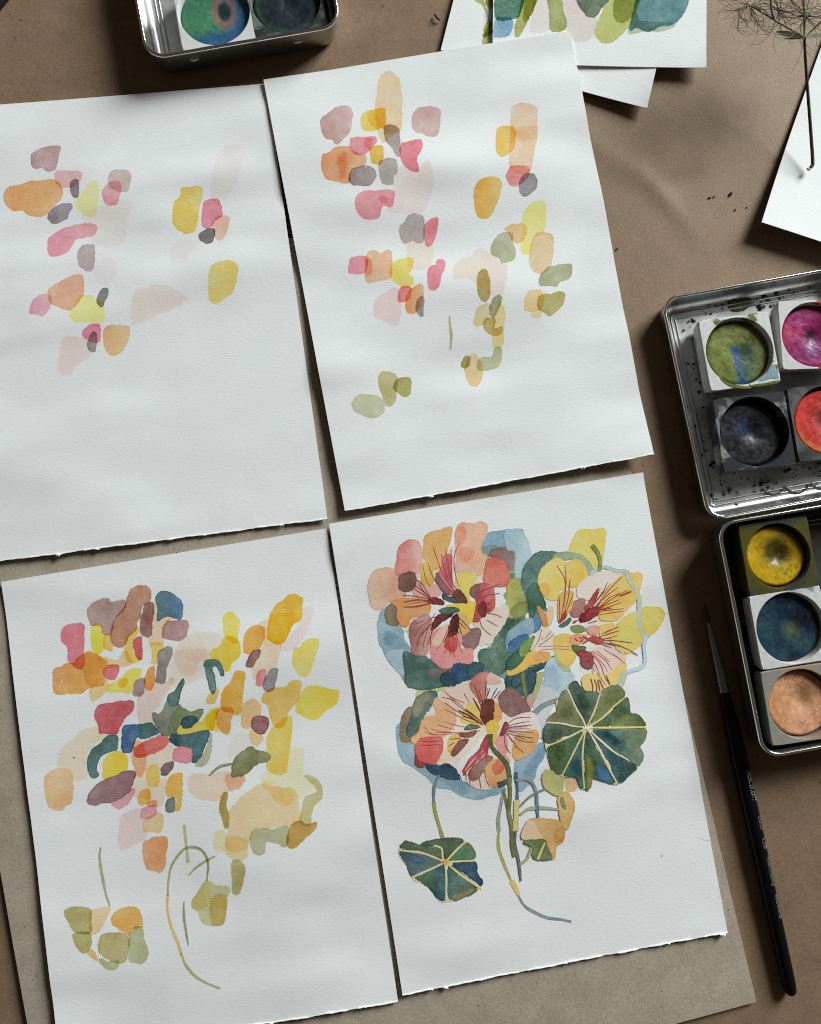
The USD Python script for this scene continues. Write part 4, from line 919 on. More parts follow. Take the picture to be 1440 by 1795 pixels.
PAPER_SEEN = {'1': 'cad1d3', '2': 'd6dcde', '3': 'd3d7d8', '4': 'dee2e4', 'A': 'e4e8ea', 'B': 'e4e8ea'}      # what blank paper looks like beside the colours noted
def pigment(hexc, body, key):
    t = np.clip(lin(hexc) / lin(PAPER_SEEN[key]), .012, .985)
    t = t + ((t @ [.3, .6, .1]) - t) * .13; t[1] *= .975
    return t if body else np.sqrt(t)

def lay(sheet, key, name, hexes, soft, body, width, px, grow, thin=1.0):
    if body and soft <= .9: soft = .12
    xy = to_plane(sheet, px)
    if width:                                                   # a brush line
        c = spline(xy, .0012); w = width * 1000; t = np.gradient(c, axis=0); t /= np.linalg.norm(t, axis=1, keepdims=True) + 1e-12
        c = np.vstack([c[0] - t[0] * .0004, c, c[-1] + t[-1] * .0004]); t = np.vstack([t[0], t, t[-1]]); nn = np.stack([-t[:, 1], t[:, 0]], 1)
        k = len(c); s = np.linspace(0, 1, k); prof = (.72 + .28 * np.sin(np.pi * np.clip(s * 1.1, 0, 1))) * (.9 + .2 * meshkit.noise(np.stack([s * k * .25, s * 0 + w, s * 0], -1), 5)) if w < 1.6 else (.85 + .3 * meshkit.noise(np.stack([s * k * .12, s * 0 + w, s * 0], -1), 5))
        half = w / 2 * prof + (.09 if w > .6 else .03); m_ = .25
        p = np.stack([c + nn * ((half + m_) / 1000)[:, None], c, c - nn * ((half + m_) / 1000)[:, None]], 1).reshape(-1, 2)
        mid = half.copy(); mid[0] = mid[-1] = -.1; d = np.stack([np.full(k, -m_), mid, np.full(k, -m_)], 1).ravel()
        poly = LineString(c).buffer(width / 2); f = grid_faces(k, 3); tt = np.repeat(s, 3); rag = min(.55, w / 4)
        soft = min(soft, w * .3)
    else:
        c = closed(xy); poly = Polygon(c)
        if not poly.is_valid: poly = poly.buffer(0)
        lo, hi = c.min(0), c.max(0); mn = min(hi - lo) * 1000; mg = .3 + soft * .45 + grow
        h = float(np.clip(mn / 9, .4, .85)) / 1000
        gx, gy = np.meshgrid(np.arange(lo[0] - mg / 1000 - h, hi[0] + mg / 1000 + 2 * h, h), np.arange(lo[1] - mg / 1000 - h, hi[1] + mg / 1000 + 2 * h, h), indexing='ij')
        g = np.stack([gx, gy], -1).reshape(-1, 2); a, b = c, np.roll(c, -1, 0); ab = b - a
        dist = np.full(len(g), 1e9); inside = np.zeros(len(g), bool)
        for i in range(len(a)):
            q = g - a[i]; u = np.clip((q @ ab[i]) / (ab[i] @ ab[i] + 1e-18), 0, 1); dd = q - u[:, None] * ab[i]; dist = np.minimum(dist, np.einsum('ij,ij->i', dd, dd))
            y0, y1 = a[i][1], b[i][1]; cr_ = (y0 > g[:, 1]) != (y1 > g[:, 1])
            if abs(y1 - y0) > 1e-15: inside ^= cr_ & (g[:, 0] < (b[i][0] - a[i][0]) * (g[:, 1] - y0) / (y1 - y0) + a[i][0])
        d = np.sqrt(dist) * 1000 * np.where(inside, 1, -1) + soft * .42 + grow * float(np.clip((mn - 2) / 7, 0, 1))
        f = grid_faces(*gx.shape); keep = d[f].max(1) > -.28 - .1
        f = f[keep]; used = np.unique(f); re = np.zeros(len(g), int); re[used] = np.arange(len(used)); f = re[f]; p = g[used]; d = d[used]
        ext = hi - lo; rel = (p - lo) / ext
        tt = rel[:, 0] if '>' in hexes else 1 - rel[:, 1]; rag = .85 if mn > 6 else max(.3, .85 * mn / 6)
        if soft > .9: rag = 1.6
    hx = hexes.replace('^', '>').split('>'); c1 = pigment(hx[0], body, key) ** thin
    pig = np.repeat(c1[None], len(p), 0)
    if len(hx) > 1:
        c2 = pigment(hx[1], body, key) ** thin; nz = meshkit.noise(np.column_stack([p * 300, 0 * p[:, :1]]), 8)
        k = np.clip((tt - .5) * 1.3 + .5 + (nz - .5) * .5, 0, 1)[:, None]; pig = c1 ** (1 - k) * c2 ** k
    lv = 0
    for (pl, l) in sheet.strokes:
        if l >= lv and pl.intersects(poly): lv = l + 1
    sheet.strokes.append((poly, lv))
    film(sheet, name, p, d, pig, soft, rag, f, lv, body)

sheet = None
for row in PAINT.strip().splitlines():
    row = row.strip()
    if not row or row[0] == '#': continue
    if row[0] == '@':
        k, ox, oy, sc, dflt, poly_name, line_name = row[1:].split()
        sheet, ox, oy, sc, key = S[k], float(ox), float(oy), float(sc), k; continue
    head, pts = row.split(';'); head = head.split(); hexes, soft, body, width, nm, grow = head[0], .42 if poly_name == 'paint_wash' else .55 if poly_name == 'painted_petal' else .42 if key == '4' else .38 if key == '3' else .28, dflt == 'o', 0, None, .36 if poly_name == 'paint_wash' else .26 if key == '4' else .17 if key == '3' else .18
    for h_ in head[1:]:
        if h_[0] == 's': soft = float(h_[1:])
        elif h_ == 'o': body = True
        elif h_ == 'g': body = False
        elif h_[0] == 'w': width = float(h_[1:]) / sc * .000262
        elif h_[0] == 'n': nm = h_[1:]
        elif h_[0] == '+': grow = float(h_[1:])
    thin = 1.0
    if dflt == 'o' and soft > .9 and 'o' not in head: body, thin = False, .28      # wet mottling over dry paint
    for one in pts.split('|'):
        px = np.array([[float(a) for a in q.split(',')] for q in one.split()]) / sc + [ox, oy]
        lay(sheet, key, nm or (line_name if width else poly_name), hexes, soft, body, width, px, grow, thin)
# ------------------------------------------------------------------ tins
def frame(tl, tr, bl, z):
    """Origin and unit axes of a rectangle from three of its corners in the photograph at height z: x to the right, y up."""
    a, b, c = U(*tl, z)[:2], U(*tr, z)[:2], U(*bl, z)[:2]
    y = a - c; y /= np.linalg.norm(y); x = np.array([y[1], -y[0]])
    return a, x, y, np.linalg.norm(a - c), abs((b - a) @ x)

def place(mesh, ctr, x, z=0):
    v, f = mesh; v = np.asarray(v, float); y = np.array([-x[1], x[0]])
    return np.column_stack([ctr[0] + v[:, 0] * x[0] + v[:, 1] * y[0], ctr[1] + v[:, 0] * x[1] + v[:, 1] * y[1], v[:, 2] + z]), f

def ring(hw, hl, r, z, n=9):
    p = rounded(hw, hl, max(r, .0004), n); return np.column_stack([p, np.full(len(p), z)])

def tin(name, ctr, x, hw, hl, h, r, label, wall_base=.0008, floor_z=.0008, group=None, inside='tin', floor='worn'):
    th = Thing(name, (ctr[0], ctr[1], 0), math.atan2(x[1], x[0]), label=label, category='paint tin', group=group)
    g = lambda off, z: ring(hw - off, hl - off, r - off, z)
    b = wall_base
    outer = [g(b + .0022, .0002), g(b + .0010, .0006), g(b + .0002, .0020), g(b * .6, h * .5), g(.0006, h - .0016)]
    inner = [g(.0006, h - .0016), g(.0013, h - .0016), g(.0013, h - .0024), g(.0016, h * .55), g(.0021, .0034), g(.0030, .0020), g(.0040, floor_z + .0004), g(.0052, floor_z)]
    v, f = loft(outer, cap_last=False, cap_first=True); th.part('outer_wall', place((v, f), ctr, x), M['tin'], 50)
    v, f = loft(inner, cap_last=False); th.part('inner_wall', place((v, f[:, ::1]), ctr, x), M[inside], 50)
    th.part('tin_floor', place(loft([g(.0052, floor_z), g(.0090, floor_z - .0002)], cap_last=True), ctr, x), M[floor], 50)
    for k_ in (.0066, .0086):                                # pressed lines that run round the floor
        q = g(k_, floor_z + .0001); th.part('pressed_line', place(tube(np.vstack([q, q[:1]]), .00035, 6), ctr, x), M['tin'], 60)
    prof = [(.0007 + .00085 * math.cos(a), h - .0007 + .00085 * math.sin(a)) for a in np.linspace(0, 2 * np.pi, 11)[:-1]]
    rings = [g(.0007 - .00085 * math.cos(a), h - .0007 + .00085 * math.sin(a)) for a in np.linspace(0, 2 * np.pi, 11)]
    th.part('rolled_rim', place(loft(rings, cap_last=False), ctr, x), M['rim'], 60)
    return th

def splash(th, px, py, z, rad, hexc, seed=0):
    """A dried drop of paint: a low irregular dome."""
    r = np.random.default_rng(seed); n = 12; a = np.arange(n) / n * 2 * np.pi; rr = rad * (1 + .28 * r.uniform(-1, 1, n)); c = U(px, py, z)
    o = np.column_stack([c[0] + rr * np.cos(a), c[1] + rr * np.sin(a) * r.uniform(.7, 1.2), np.full(n, z + .00003)])
    i = np.column_stack([c[0] + .6 * (o[:, 0] - c[0]), c[1] + .6 * (o[:, 1] - c[1]), np.full(n, z + min(.0003, rad * .25))])
    th.part('paint_drop', loft([o, i]), splash_mat(hexc), 60)

# ------------------------------------------------------------------ pans of paint
def pan(corners, z, tone, colour, label, mat='plastic', well=.46, depth=.0030, dip=.12, cake='cake', rough_rim=0.0, rot=None, tilt=0, name='paint_pan', h=.0098, swirl=0):
    """A square plastic pan with a round well of dried paint. corners = TL, TR, BL of its top face in the photograph, at height z."""
    tl, x, y, ll, ww = frame(*corners, z); s = (ll + ww) / 2 if rot is None else rot; hs = s / 2
    ctr = tl + x * hs - y * hs; base = z - h
    th = Thing(name, (ctr[0], ctr[1], base), math.atan2(x[1], x[0]), label=label, category='paint pan', group=None)
    n = 64; a = np.arange(n) / n * 2 * np.pi
    def sq(k, zz, rr=.0012):
        q = hs - k; out = []
        for t in a:
            c_, s_ = math.cos(t), math.sin(t); m_ = q / max(abs(c_), abs(s_)); px, py = c_ * m_, s_ * m_
            ex, ey = max(abs(px) - (q - rr), 0), max(abs(py) - (q - rr), 0)
            if ex > 0 and ey > 0:
                L = math.hypot(ex, ey); px, py = math.copysign(q - rr + ex / L * rr, px), math.copysign(q - rr + ey / L * rr, py)
            out.append((px, py, zz))
        return np.array(out)
    ci = lambda rr, zz: np.column_stack([rr * np.cos(a), rr * np.sin(a), np.full(n, zz)])
    R_ = s * well
    rings = [sq(.0012, 0), sq(.0, h - .0006), sq(.0004, h), ci(R_ + .0004, h), ci(R_ + .0001, h - .0004), ci(R_ - .0003, h - .0085)]
    th.part('pan_body', place(loft(rings, cap_last=True, cap_first=True), ctr, x, base), M[mat], 35)
    # the cake of paint
    nr, na = 40, 110; rr = np.linspace(0, 1, nr) ** .85; ta = np.arange(na) / na * 2 * np.pi
    gr, ga = np.meshgrid(rr, ta, indexing='ij'); u, w = gr * np.cos(ga), gr * np.sin(ga)
    nz = meshkit.fbm(np.stack([u * 3 + tone, w * 3, 0 * u + tone], -1), 4, int(tone * 7) + 1); fine = meshkit.fbm(np.stack([u * 11, w * 11, 0 * u + tone], -1), 3, 3)
    lift = -depth + .0006 * (nz - .5) + .00016 * (fine - .5) - dip * .006 * np.exp(-((u - .12) ** 2 + (w - .0) ** 2) / .10) - .0012 * np.clip((gr - .9) / .1, 0, 1) ** 2
    pv = np.stack([u * (R_ - .0004), w * (R_ - .0004), h + lift], -1).reshape(-1, 3)
    f = grid_faces(nr, na); i = np.arange(nr - 1) * na; f = np.vstack([f, np.stack([i + na - 1, i + 2 * na - 1, i + na], 1), np.stack([i + na - 1, i + na, i], 1)])
    col = colour(u, w, gr, nz, fine).reshape(-1, 3)
    th.part('paint_cake', place((pv, f), ctr, x, base), M[cake], True, attrs={'pigment': np.clip(col, 0.002, .95)})
    return th, ctr, x, s

def blend(a, b, k): return a + (b - a) * np.clip(k, 0, 1)[..., None]
def gauss(u, w, x, y, r): return np.exp(-((u - x) ** 2 + (w - y) ** 2) / r ** 2)
L_ = lambda h: lin(h)

def c_olive(u, w, g, nz, fn):
    c = blend(L_('5a6420'), L_('7f8740'), (nz - .3) * 2.2); c = blend(c, L_('3c4416'), (g - .78) * 4 * fn * 2)
    s = np.exp(-((u + .02 + .22 * (nz - .5) + .06 * w) / .15) ** 4) / (1 + np.exp((w - .22 - .3 * (fn - .5)) * 16)); c = blend(c, L_('17457c'), s * (.6 + .8 * fn))
    c = blend(c, L_('1c3a40'), gauss(u, w, .32, .02, .28) * .9); c = blend(c, L_('33574c'), gauss(u, w, .2, -.55, .3)); return c
def c_magenta(u, w, g, nz, fn):
    c = blend(L_('8a1450'), L_('a52a70'), (nz - .3) * 2); c = blend(c, L_('6f2468'), gauss(u, w, .0, -.45, .4)); c = blend(c, L_('3a1430'), gauss(u, w, .02, .05, .22) * 1.3); return blend(c, L_('a8315f'), gauss(u, w, -.7, .1, .3))
def c_black(u, w, g, nz, fn):
    c = blend(L_('0f1116'), L_('22252c'), (nz - .3) * 1.8); c = blend(c, L_('17304f'), gauss(u, w, -.2, .2, .25) * .8); return blend(c, L_('2a2e33'), np.clip((g - .8) * 5, 0, 1) * fn)
def c_red(u, w, g, nz, fn):
    c = blend(L_('b81f20'), L_('dc4a3c'), (nz - .3) * 2); c = blend(c, L_('d98a50'), np.clip((g - .72) * 4, 0, 1) * np.clip(-w + .2, 0, 1) * fn * 2); return blend(c, L_('573228'), gauss(u, w, .15, .05, .42) * 1.5)
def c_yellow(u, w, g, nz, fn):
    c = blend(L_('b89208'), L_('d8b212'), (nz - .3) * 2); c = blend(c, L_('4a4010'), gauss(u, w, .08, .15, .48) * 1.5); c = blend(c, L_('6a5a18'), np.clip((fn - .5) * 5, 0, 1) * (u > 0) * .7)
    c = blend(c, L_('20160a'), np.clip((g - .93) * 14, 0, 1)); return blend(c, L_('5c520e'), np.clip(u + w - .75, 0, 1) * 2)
def c_blue(u, w, g, nz, fn):
    c = blend(L_('12233a'), L_('2a4a52'), (nz - .35) * 2.4); c = blend(c, L_('0a1026'), gauss(u, w, .5, .2, .4)); c = blend(c, L_('565c26'), gauss(u, w, .1, -.1, .22) * .6 * fn * 2); return blend(c, L_('2c4450'), gauss(u, w, -.6, .3, .3) * .7)
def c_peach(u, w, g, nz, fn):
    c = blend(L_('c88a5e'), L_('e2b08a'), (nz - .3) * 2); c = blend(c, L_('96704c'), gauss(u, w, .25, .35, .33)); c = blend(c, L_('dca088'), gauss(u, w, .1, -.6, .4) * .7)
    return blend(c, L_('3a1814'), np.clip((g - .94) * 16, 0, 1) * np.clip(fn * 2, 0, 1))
def c_greenblue(u, w, g, nz, fn):
    c = blend(L_('2a7458'), L_('4a9060'), (nz - .3) * 2.2); k = np.clip((u + w * .15 - .05) * 3 + (nz - .5) * 2, 0, 1); c = blend(c, L_('2a6496'), k); c = blend(c, L_('23598a'), np.clip((-w - .45) * 5 + (fn - .5) * 2, 0, 1))
    d = np.hypot((u - .28) / .36, (w - .08) / .55); c = blend(c, L_('9a6a5c'), np.clip(1 - np.abs(d - .75) * 2.4 + (fn - .5) * 1.2, 0, 1)); c = blend(c, L_('1d3038'), np.clip((.62 - d) * 5, 0, 1)); return blend(c, L_('4c5e5c'), .22 + .5 * np.clip(nz - .5, 0, 1))
def c_darkgreen(u, w, g, nz, fn):
    c = blend(L_('161c22'), L_('2c3840'), (nz - .3) * 2); return blend(c, L_('3c5650'), np.clip((g - .72) * 4, 0, 1) * fn * 1.5)

def disc_stain(th, pts, z, hexc, name='paint_stain'):
    p = U(np.array([q[0] for q in pts]), np.array([q[1] for q in pts]), z)
    p[:, :2] = p[:, :2]; c = closed(p[:, :2]); o = np.column_stack([c, np.full(len(c), z + .00004)]); m_ = o.mean(0); i = m_ + (o - m_) * .8; i[:, 2] = z + .00012
    th.part(name, loft([o, i]), splash_mat(hexc), 60)

# the open lid, right, with four pans standing in it
HB = .0105
tl, x, y, ll, ww = frame((1159, 521), (1440, 478.5), (1243, 914), HB); hw, hl = .046, ll / 2
ctr = tl + x * hw - y * hl
lid = tin('paint_tin', ctr, x, hw, hl, HB, .0085, 'shallow open metal tin lid spattered with dark paint, upper one at the right edge', wall_base=.0006)
r = np.random.default_rng(5)
for i, (px, py, rad, c_) in enumerate([(1216, 561, .0009, '0c0d10'), (1238, 549, .0009, '101214'), (1247, 549, .0008, '101214'), (1212, 536, .001, '14171c'), (1226, 687, .0009, '0c0f14'), (1248, 868, .0012, '101a30'), (1253, 860, .0006, '8f7a20'),
        (1336, 848, .0013, '0e0f16'), (1357, 858, .0008, '0d0e12'), (1325, 851, .0007, '0d0e12'), (1353, 536, .0008, '1c2f48'), (1368, 523, .0008, '12151a'), (1335, 537, .0022, '15180e'), (1340, 519, .0013, '10110e'), (1230, 798, .0008, '0c0d10'),
        (1246, 815, .0009, '0c0d10'), (1238, 790, .0006, '0c0d10'), (1232, 773, .0006, '0c0d10'), (1257, 876, .0007, '15171c'), (1270, 866, .0008, '14161c'), (1292, 884, .0009, '15171c'), (1311, 900, .0008, '0c0d10'), (1327, 862, .0011, 'a07a78'),
        (1419, 864, .0008, '0c0d10'), (1198, 700, .0007, '1f4a48'), (1205, 712, .0006, '101214'), (1219, 747, .0006, '101214'), (1207, 637, .0006, '101214')]):
    splash(lid, px, py, .0009, rad, c_, i)
for i in range(40):
    a, b = r.uniform(0, 1), r.uniform(0, 1)
    px, py = (1196 + a * 40 + b * 60, 545 + b * 320) if i % 2 else (1215 + a * 225, 545 - a * 34 + b * 12 + (300 - a * 5 if i % 4 == 0 else 0))
    splash(lid, px, py, .0009, r.uniform(.00025, .00055), '14161a', 100 + i)
for i in range(110):
    k = i % 3; px, py = [(1196 + r.uniform(0, 40), 560 + r.uniform(0, 300)), (1200 + r.uniform(0, 240), 543 + r.uniform(-12, 6)), (1262 + r.uniform(0, 178), 868 + r.uniform(-22, 14))][k]
    if k == 0: px += (py - 560) * .21
    if k > 0: py -= (px - 1230) * .155
    splash(lid, px, py, .0011, r.choice([.0003, .0004, .0006, .001], p=[.4, .3, .2, .1]), ['0e0f12', '15181f', '28301c', '1a2a3a'][i % 4], 200 + i)
disc_stain(lid, [(1276, 524), (1300, 520), (1318, 524), (1314, 538), (1298, 545), (1282, 543)], .0010, '3c4420')
for k, (px, py) in enumerate([(1356, 848), (1397, 846), (1440, 838), (1480, 832)]):    # half-round lips pressed into the lid
    c = U(px, py, .001); a = np.linspace(-2.9, -.35, 14); p = np.column_stack([c[0] + .0056 * np.cos(a + .15), c[1] + .0048 * np.sin(a + .15), np.full(14, .0012)])
    lid.part('pressed_lip', tube(p, .00045, 6), M['rim'], 60)
PZ = .0122
p1 = pan([(1223.5, 562), (1346, 544), (1246.5, 689)], PZ, 1.3, c_olive, 'pan of olive green paint with a blue brush mark across it', mat='stain_olive')
pan([(1363, 527.5), (1490, 509), (1372.5, 653.5)], PZ, 2.1, c_magenta, 'pan of magenta paint with a dark worn hollow', rot=.0325, mat='stain_red', dip=.3)
pan([(1248.6, 699.6), (1375.5, 682), (1269, 830)], PZ - .0004, 3.7, c_black, 'pan of blue-black paint in a grey smudged holder', mat='dirty', dip=.2, depth=.0042)
pan([(1378, 681), (1505, 662), (1401, 812)], PZ - .0008, 4.2, c_red, 'pan of red paint with orange crust and brown hollow', mat='dirtyred', dip=.4, depth=.0022)
def smear(px, py, z, rad, hexc, seed, th):
    splash(th, px, py, z, rad, hexc, seed)
disc_stain(p1[0], [(1352, 640), (1357, 638), (1362, 650), (1366, 663), (1352, 664), (1338, 668), (1330, 667), (1343, 657)], PZ, '7f9cab')
disc_stain(p1[0], [(1262, 662), (1272, 668), (1290, 675), (1310, 677), (1318, 680), (1300, 681), (1278, 676)], PZ + .0001, '6c7634')
disc_stain(p1[0], [(1316, 676), (1340, 671), (1367, 666), (1366, 671), (1330, 678)], PZ + .0002, '56642a')

# the deep tin below it
HC = .0165
tl, x, y, ll, ww = frame((1257.5, 916), (1440, 890), (1339, 1331.5), HC); hw, hl = .046, ll / 2
ctr = tl + x * hw - y * hl
tinC = tin('paint_tin', ctr, x, hw, hl, HC, .0085, 'deep open paint tin at the right edge, below the shallow spattered tin lid', wall_base=.0016, inside='tin_dark', floor='tin_dark')
for i, (px, py) in enumerate([(1284, 978), (1290, 1004), (1294, 1038), (1300, 1066), (1303, 1138), (1310, 1168), (1306, 1103)]): splash(tinC, px, py, .0009, .0008, '241c14', 300 + i)
PC = .0138
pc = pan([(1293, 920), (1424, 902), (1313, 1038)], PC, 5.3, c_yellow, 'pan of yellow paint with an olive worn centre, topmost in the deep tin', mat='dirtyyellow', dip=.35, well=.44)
pan([(1312, 1045.5), (1440, 1027), (1336, 1175.5)], PC, 6.1, c_blue, 'pan of dark blue paint in a white holder, middle of the deep tin', mat='stain_blue', dip=.1, well=.465)
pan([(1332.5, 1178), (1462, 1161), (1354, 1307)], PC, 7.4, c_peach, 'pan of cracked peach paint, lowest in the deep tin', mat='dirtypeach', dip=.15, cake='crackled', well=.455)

# the tin at the top
HA = .0165
a, x, y, ll, ww = frame((238, 8), (590, -52), (256, 103.7), HA); c_ = U(600, 44.5, HA)[:2]; bl = U(256, 103.7, HA)[:2]
x = c_ - bl; wd = np.linalg.norm(x); x /= wd; y = np.array([-x[1], x[0]]); hl = .036
ctr = bl + x * wd / 2 + y * hl
tinA = tin('paint_tin', ctr, x, wd / 2, hl, HA, .0095, 'brushed metal paint tin at the top left with two pans at its right side', wall_base=.0018)
for k, (px, py) in enumerate([(341, 104), (523, 75)]):                                     # pressed dimples on its side
    c0_ = U(px, py, .010); q = np.array([c0_[:2] + x * t for t in np.linspace(-.0022, .0022, 6)])
    nrm_ = ctr - hl * y; s_ = (q - nrm_) @ y; q = q - s_[:, None] * y - y * .0002 + y * .0011
    tinA.part('pressed_dimple', tube(np.column_stack([q, np.full(6, .0095)]), [.0002, .0007, .0009, .0009, .0007, .0002], 8), M['tin'], 60)
pan([(299, -34), (427, -54), (320, 92)], .0128, 8.2, c_greenblue, 'pan of green and blue paint with a brown torn patch, in the top tin', dip=.15, well=.47)
pan([(426, -52), (552, -74), (447, 71)], .0128, 9.6, c_darkgreen, 'pan of dark slate green paint beside the green and blue pan', mat='dirtygreen', dip=.12, well=.46)

# ------------------------------------------------------------------ the brush
def P3(px, py, z): return U(px, py, z)
RB = .0036
a0, a1 = P3(1269.5, 1209, .0031), P3(1388.5, 1746, .0030)
ax = (a1 - a0); LB = np.linalg.norm(ax); ax /= LB; sd = np.array([-ax[1], ax[0], 0]); sd /= np.linalg.norm(sd)
sd = -sd if sd[0] < 0 else sd                                                                   # towards the right of the picture
br = Thing('paint_brush', (*((a0 + a1) / 2)[:2], 0), math.atan2(ax[1], ax[0]), label='slim black handled paintbrush with metal ferrule lying beside the deep tin', category='paintbrush')
prof = [(0, .0022), (.004, .0024), (.02, .0034), (.032, .0037), (.05, .0036), (.08, .0033), (.11, .0031), (LB - .006, .0029), (LB - .002, .0025), (LB - .0005, .0014), (LB, .0003)]
br.part('handle', tube([a0 + ax * s for s, _ in prof], [q for _, q in prof], 24), M['black'], 60)
t0 = P3(1242.5, 1092, .0022); fa = a0 + ax * .0012 - t0; fl = np.linalg.norm(fa); fa /= fl
br.part('ferrule', tube([t0 + fa * fl * s for s in (0, .1, .5, .8, .84, .87, .90, .93, .96, 1)], [.0011, .00125, .0018, .0022, .0025, .0021, .0025, .0021, .0025, .0024], 24), M['ferrule'], 40)
tip = P3(1235.5, 1055, .0008); ha = tip - t0; sdv = np.cross(ha / np.linalg.norm(ha), [0, 0, 1])
br.part('bristles', tube([t0 - ha * .04, t0 + ha * .25, t0 + ha * .6, t0 + ha * .85, tip], [.0010, .00115, .0008, .0004, .00008], 14), M['hair'], 60)
def letter(text, s0, height, bold=False, slant=0.0, ang=38, width=None):
    """Lettering printed along the handle, wrapped onto its round side."""
    tm = meshkit.text_mesh(text, height, .00004, bold); v = np.array(tm.vertices)
    v[:, 0] += slant * v[:, 1]
    if width: v[:, 0] *= width / (v[:, 0].max() - v[:, 0].min())
    out = []
    for p in v:
        s = s0 + p[0]; rad = np.interp(s, [q for q, _ in prof], [q for _, q in prof]) + .00003 + p[2]
        th_ = math.radians(ang) + (p[1] - height * .5) / rad                                    # 0 = straight up, positive = to the right
        c = a0 + ax * s; out.append(c + rad * (math.sin(th_) * sd + math.cos(th_) * np.array([0, 0, 1.0])))
    br.part('lettering', (np.array(out), np.array(tm.faces)), M['lettering'])
px2s = lambda py: (py - 1209) / (1746 - 1209) * LB
letter('Roubloff', px2s(1350), .0030, True, .25, 34, width=px2s(1406) - px2s(1350))
letter('101F', px2s(1431), .0021, False, 0, 40, width=px2s(1457) - px2s(1431))
letter('R', px2s(1476), .0020, False, .2, 40, width=.0026)
s_ = px2s(1480); k = np.linspace(0, 2 * np.pi, 20)                                               # the little emblem: a letter in a rounded frame
pts = []
for t in k:
    s = s_ + .0021 * math.copysign(abs(math.cos(t)) ** .6, math.cos(t)); rad = np.interp(s, [q for q, _ in prof], [q for _, q in prof]) + .00004
    th_ = math.radians(40) + .00165 * math.copysign(abs(math.sin(t)) ** .6, math.sin(t)) / rad
    pts.append(a0 + ax * s + rad * (math.sin(th_) * sd + math.cos(th_) * np.array([0, 0, 1.0])))
br.part('emblem', tube(pts, .00013, 5), M['lettering'])
letter('Kolinsky', px2s(1503), .0023, False, 0, 40, width=px2s(1553) - px2s(1503))
letter('Russia', px2s(1569), .0021, False, 0, 40, width=px2s(1608) - px2s(1569))

# ------------------------------------------------------------------ the dried plant
base = P3(1424, 290, .007)
pl = Thing('dried_plant', (*base[:2], 0), 0, label='dried wispy seed head plant with dark stem, resting across the white card at top right', category='dried plant')
st = spline([P3(1420.5, 294, .0072), P3(1424.5, 290, .0074), P3(1425.5, 280, .0080), P3(1421, 215, .0130), P3(1416, 150, .0190), P3(1412.5, 100, .0250), P3(1411, 64, .0290)], .002)
pl.part('stem', tube(st, np.interp(np.linspace(0, 1, len(st)), [0, .05, 1], [.0007, .00085, .0006]), 10), M['stem_dark'], 60)
up = spline([P3(1411, 64, .0290), P3(1411, 30, .0310), P3(1410, 0, .0330), P3(1406, -70, .036)], .002)
pl.part('stem', tube(up, .00055, 8), M['stem'], 60)
ic = trimesh.creation.icosphere(2, .0009); pl.part('pith', (ic.vertices * [1.2, .9, .8] + P3(1418.5, 296, .0070), ic.faces), M['pith'], 60)
ic = trimesh.creation.icosphere(2, .0011); pl.part('node', (ic.vertices * [1, .9, .8] + P3(1411, 65, .0290), ic.faces), M['stem'], 60)
for q in ([(1411, 65, .029), (1385, 50, .031), (1359, 35, .033)], [(1359, 35, .033), (1353, 18, .035), (1352, -10, .037), (1350, -60, .037)], [(1411, 65, .029), (1425, 52, .030), (1442, 36, .032), (1470, 10, .034)], [(1359, 35, .033), (1345, 26, .034), (1318, 10, .036)]):
    p = spline([P3(*k) for k in q], .002); pl.part('branch', tube(p, .00045 if q[0][0] != 1359 else .0004, 7), M['stem'] if q[0][0] != 1359 else M['stem_dark'], 60)
def blade(p0, p1, wd, mat, droop=.0, twist=.3):
    a, b = P3(*p0), P3(*p1); d = b - a; L = np.linalg.norm(d); d /= L; s = np.cross(d, [0, 0, 1]); s /= np.linalg.norm(s); t = np.linspace(0, 1, 12); v = []
    for k in t:
        w_ = wd * (math.sin(math.pi * min(1, k * .93 + .06)) ** .7); c = a + d * L * k - np.array([0, 0, droop * k * k])
        v += [c + s * w_ + [0, 0, w_ * twist], c + [0, 0, -w_ * .15], c - s * w_ + [0, 0, -w_ * twist * .2], c + [0, 0, -w_ * .15 - .00012]]
    f = []
    for i in range(11):
        for j in range(4):
            x_, y_ = i * 4 + j, i * 4 + (j + 1) % 4; f += [(x_, y_, y_ + 4), (x_, y_ + 4, x_ + 4)]
    pl.part('leaf', (np.array(v), np.array(f)), mat, 50)
blade((1409, 65.5, .0288), (1361, 55, .0270), .0013, M['leaf']); blade((1409, 66, .0286), (1374, 67.5, .026), .0005, M['leaf']); blade((1413, 66, .0288), (1452, 59, .026), .0011, M['leaf'])
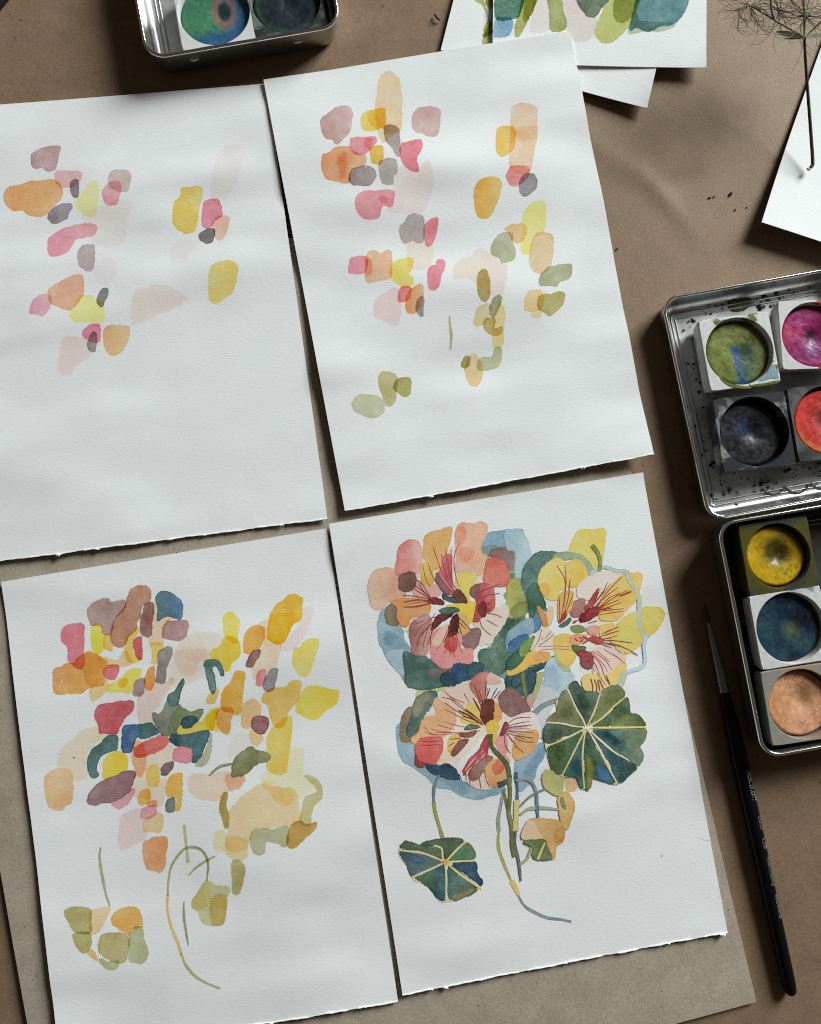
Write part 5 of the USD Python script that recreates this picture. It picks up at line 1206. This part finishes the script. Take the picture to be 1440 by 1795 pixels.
def seed_head(px, py, z, n, length, seed, core, spread=(0, 360), pale=False):
    r = np.random.default_rng(seed); c = P3(px, py, z)
    ic = trimesh.creation.icosphere(2, .0011 * core); pl.part('seed_heart', (ic.vertices * [1, 1, .7] + c, ic.faces), M['stem'] if pale else M['seed'], 60)
    for i in range(n):
        a = math.radians(r.uniform(*spread)); el = r.uniform(-.5, .7)
        d = np.array([math.cos(a) * math.cos(el), math.sin(a) * math.cos(el), math.sin(el)])
        if core and i < 18: pl.part('seed', tube([c + d * .0006, c + d * .0013 * core, c + d * .0026 * core], [.0003 * core, .00042 * core, .00006], 6), M['seed'] if not pale else M['stem'], 60)
        t = np.linspace(0, 1, 12); L = length * r.uniform(.6, 1.15); cu = r.choice([-1, 1]) * r.uniform(.5, 3.2); s = np.cross(d, [0, 0, 1]); s /= np.linalg.norm(s) + 1e-9
        th_ = cu * t ** 1.5; p = [c + d * .0022 * core]
        for k in range(1, 12): p.append(p[-1] + L / 11 * (d * math.cos(th_[k]) + s * math.sin(th_[k]) + np.array([0, 0, .18 * math.sin(3 * t[k] + i)])))
        pl.part('seed_tail', tube(p, np.linspace(.00015, .00006, 12), 4), M['tail'], 60)
seed_head(1413, 27, .030, 48, .024, 3, 1.25); seed_head(1366, 17, .026, 44, .019, 4, .9); seed_head(1316, 10, .034, 46, .018, 5, .7, (150, 400), True); seed_head(1452, 20, .031, 32, .022, 6, .9); seed_head(1340, -28, .034, 26, .024, 8, .8)
for q in ([(1312, 9, .034), (1300, 15, .034), (1287, 18, .033), (1270, 17, .033)], [(1306, 10, .034), (1296, 17, .033), (1297, 28, .032), (1301, 32, .032), (1310, 35, .032)], [(1312, 10, .034), (1297, 20, .032), (1295, 40, .028), (1294, 55, .026)], [(1310, 9, .034), (1300, 22, .033), (1302, 33, .032), (1312, 36, .032)]):
    pl.part('seed_tail', tube(spline([P3(*k) for k in q], .0012), .00016, 5), M['tail'], 60)

# ------------------------------------------------------------------ crumbs on the wrapping paper
def crumb(name, px, py, sx, sy, ang, mat, label, category, seed, z=.0012, group=None):
    c = U(px, py, z); c[2] = float(craft_z(c[0], c[1])); r = np.random.default_rng(seed); ic = trimesh.creation.icosphere(2, 1.0); v = np.array(ic.vertices); v *= (1 + .35 * (meshkit.noise(v * 1.7 + seed, seed)[:, None] - .5))
    v *= [sx, sy, min(sx, sy) * .8]; a = math.radians(ang); v[:, :2] = v[:, :2] @ np.array([[math.cos(a), math.sin(a)], [-math.sin(a), math.cos(a)]]); v[:, 2] -= v[:, 2].min()
    th = Thing(name, c, 0, label=label, category=category, group=group); th.part(name.split('_')[-1], (v + c, ic.faces), M[mat], 60)
crumb('seed', 1283, 338, .0011, .0007, 60, 'seed', 'dark round seed, the largest crumb on the brown paper above the spattered tin lid', 'seed', 1)
for i, (px, py, sx) in enumerate([(1246, 345, .00085), (1254, 343, .0004), (1291, 366, .0004), (1311, 362, .0003)]):
    crumb('plant_crumb', px, py, sx, .0004, 10 + i * 20, 'seed', ['flat dark crumb left of the large round seed', 'tiny dark speck between the flat crumb and the large seed', 'tiny dark speck just below the large round seed', 'tiny dark speck below and right of the large round seed'][i], 'crumb', 20 + i)
crumb('plant_crumb', 1083, 435, .0008, .0004, 30, 'seed', 'dark sliver of plant near the right edge of the upper painted sheet', 'crumb', 31)
c = [U(762, 22, .0016), U(766, 28, .002), U(772, 33, .0016)]
for q in c: q[2] += float(craft_z(q[0], q[1])) - .0004
tw = Thing('twig_scrap', c[1], 0, label='short curved black scrap of twig on the brown paper at top centre', category='scrap'); tw.part('twig', tube(spline(c, .0006), [.0002] + [.00048] * (len(spline(c, .0006)) - 2) + [.0003], 7), M['seed'], 60)
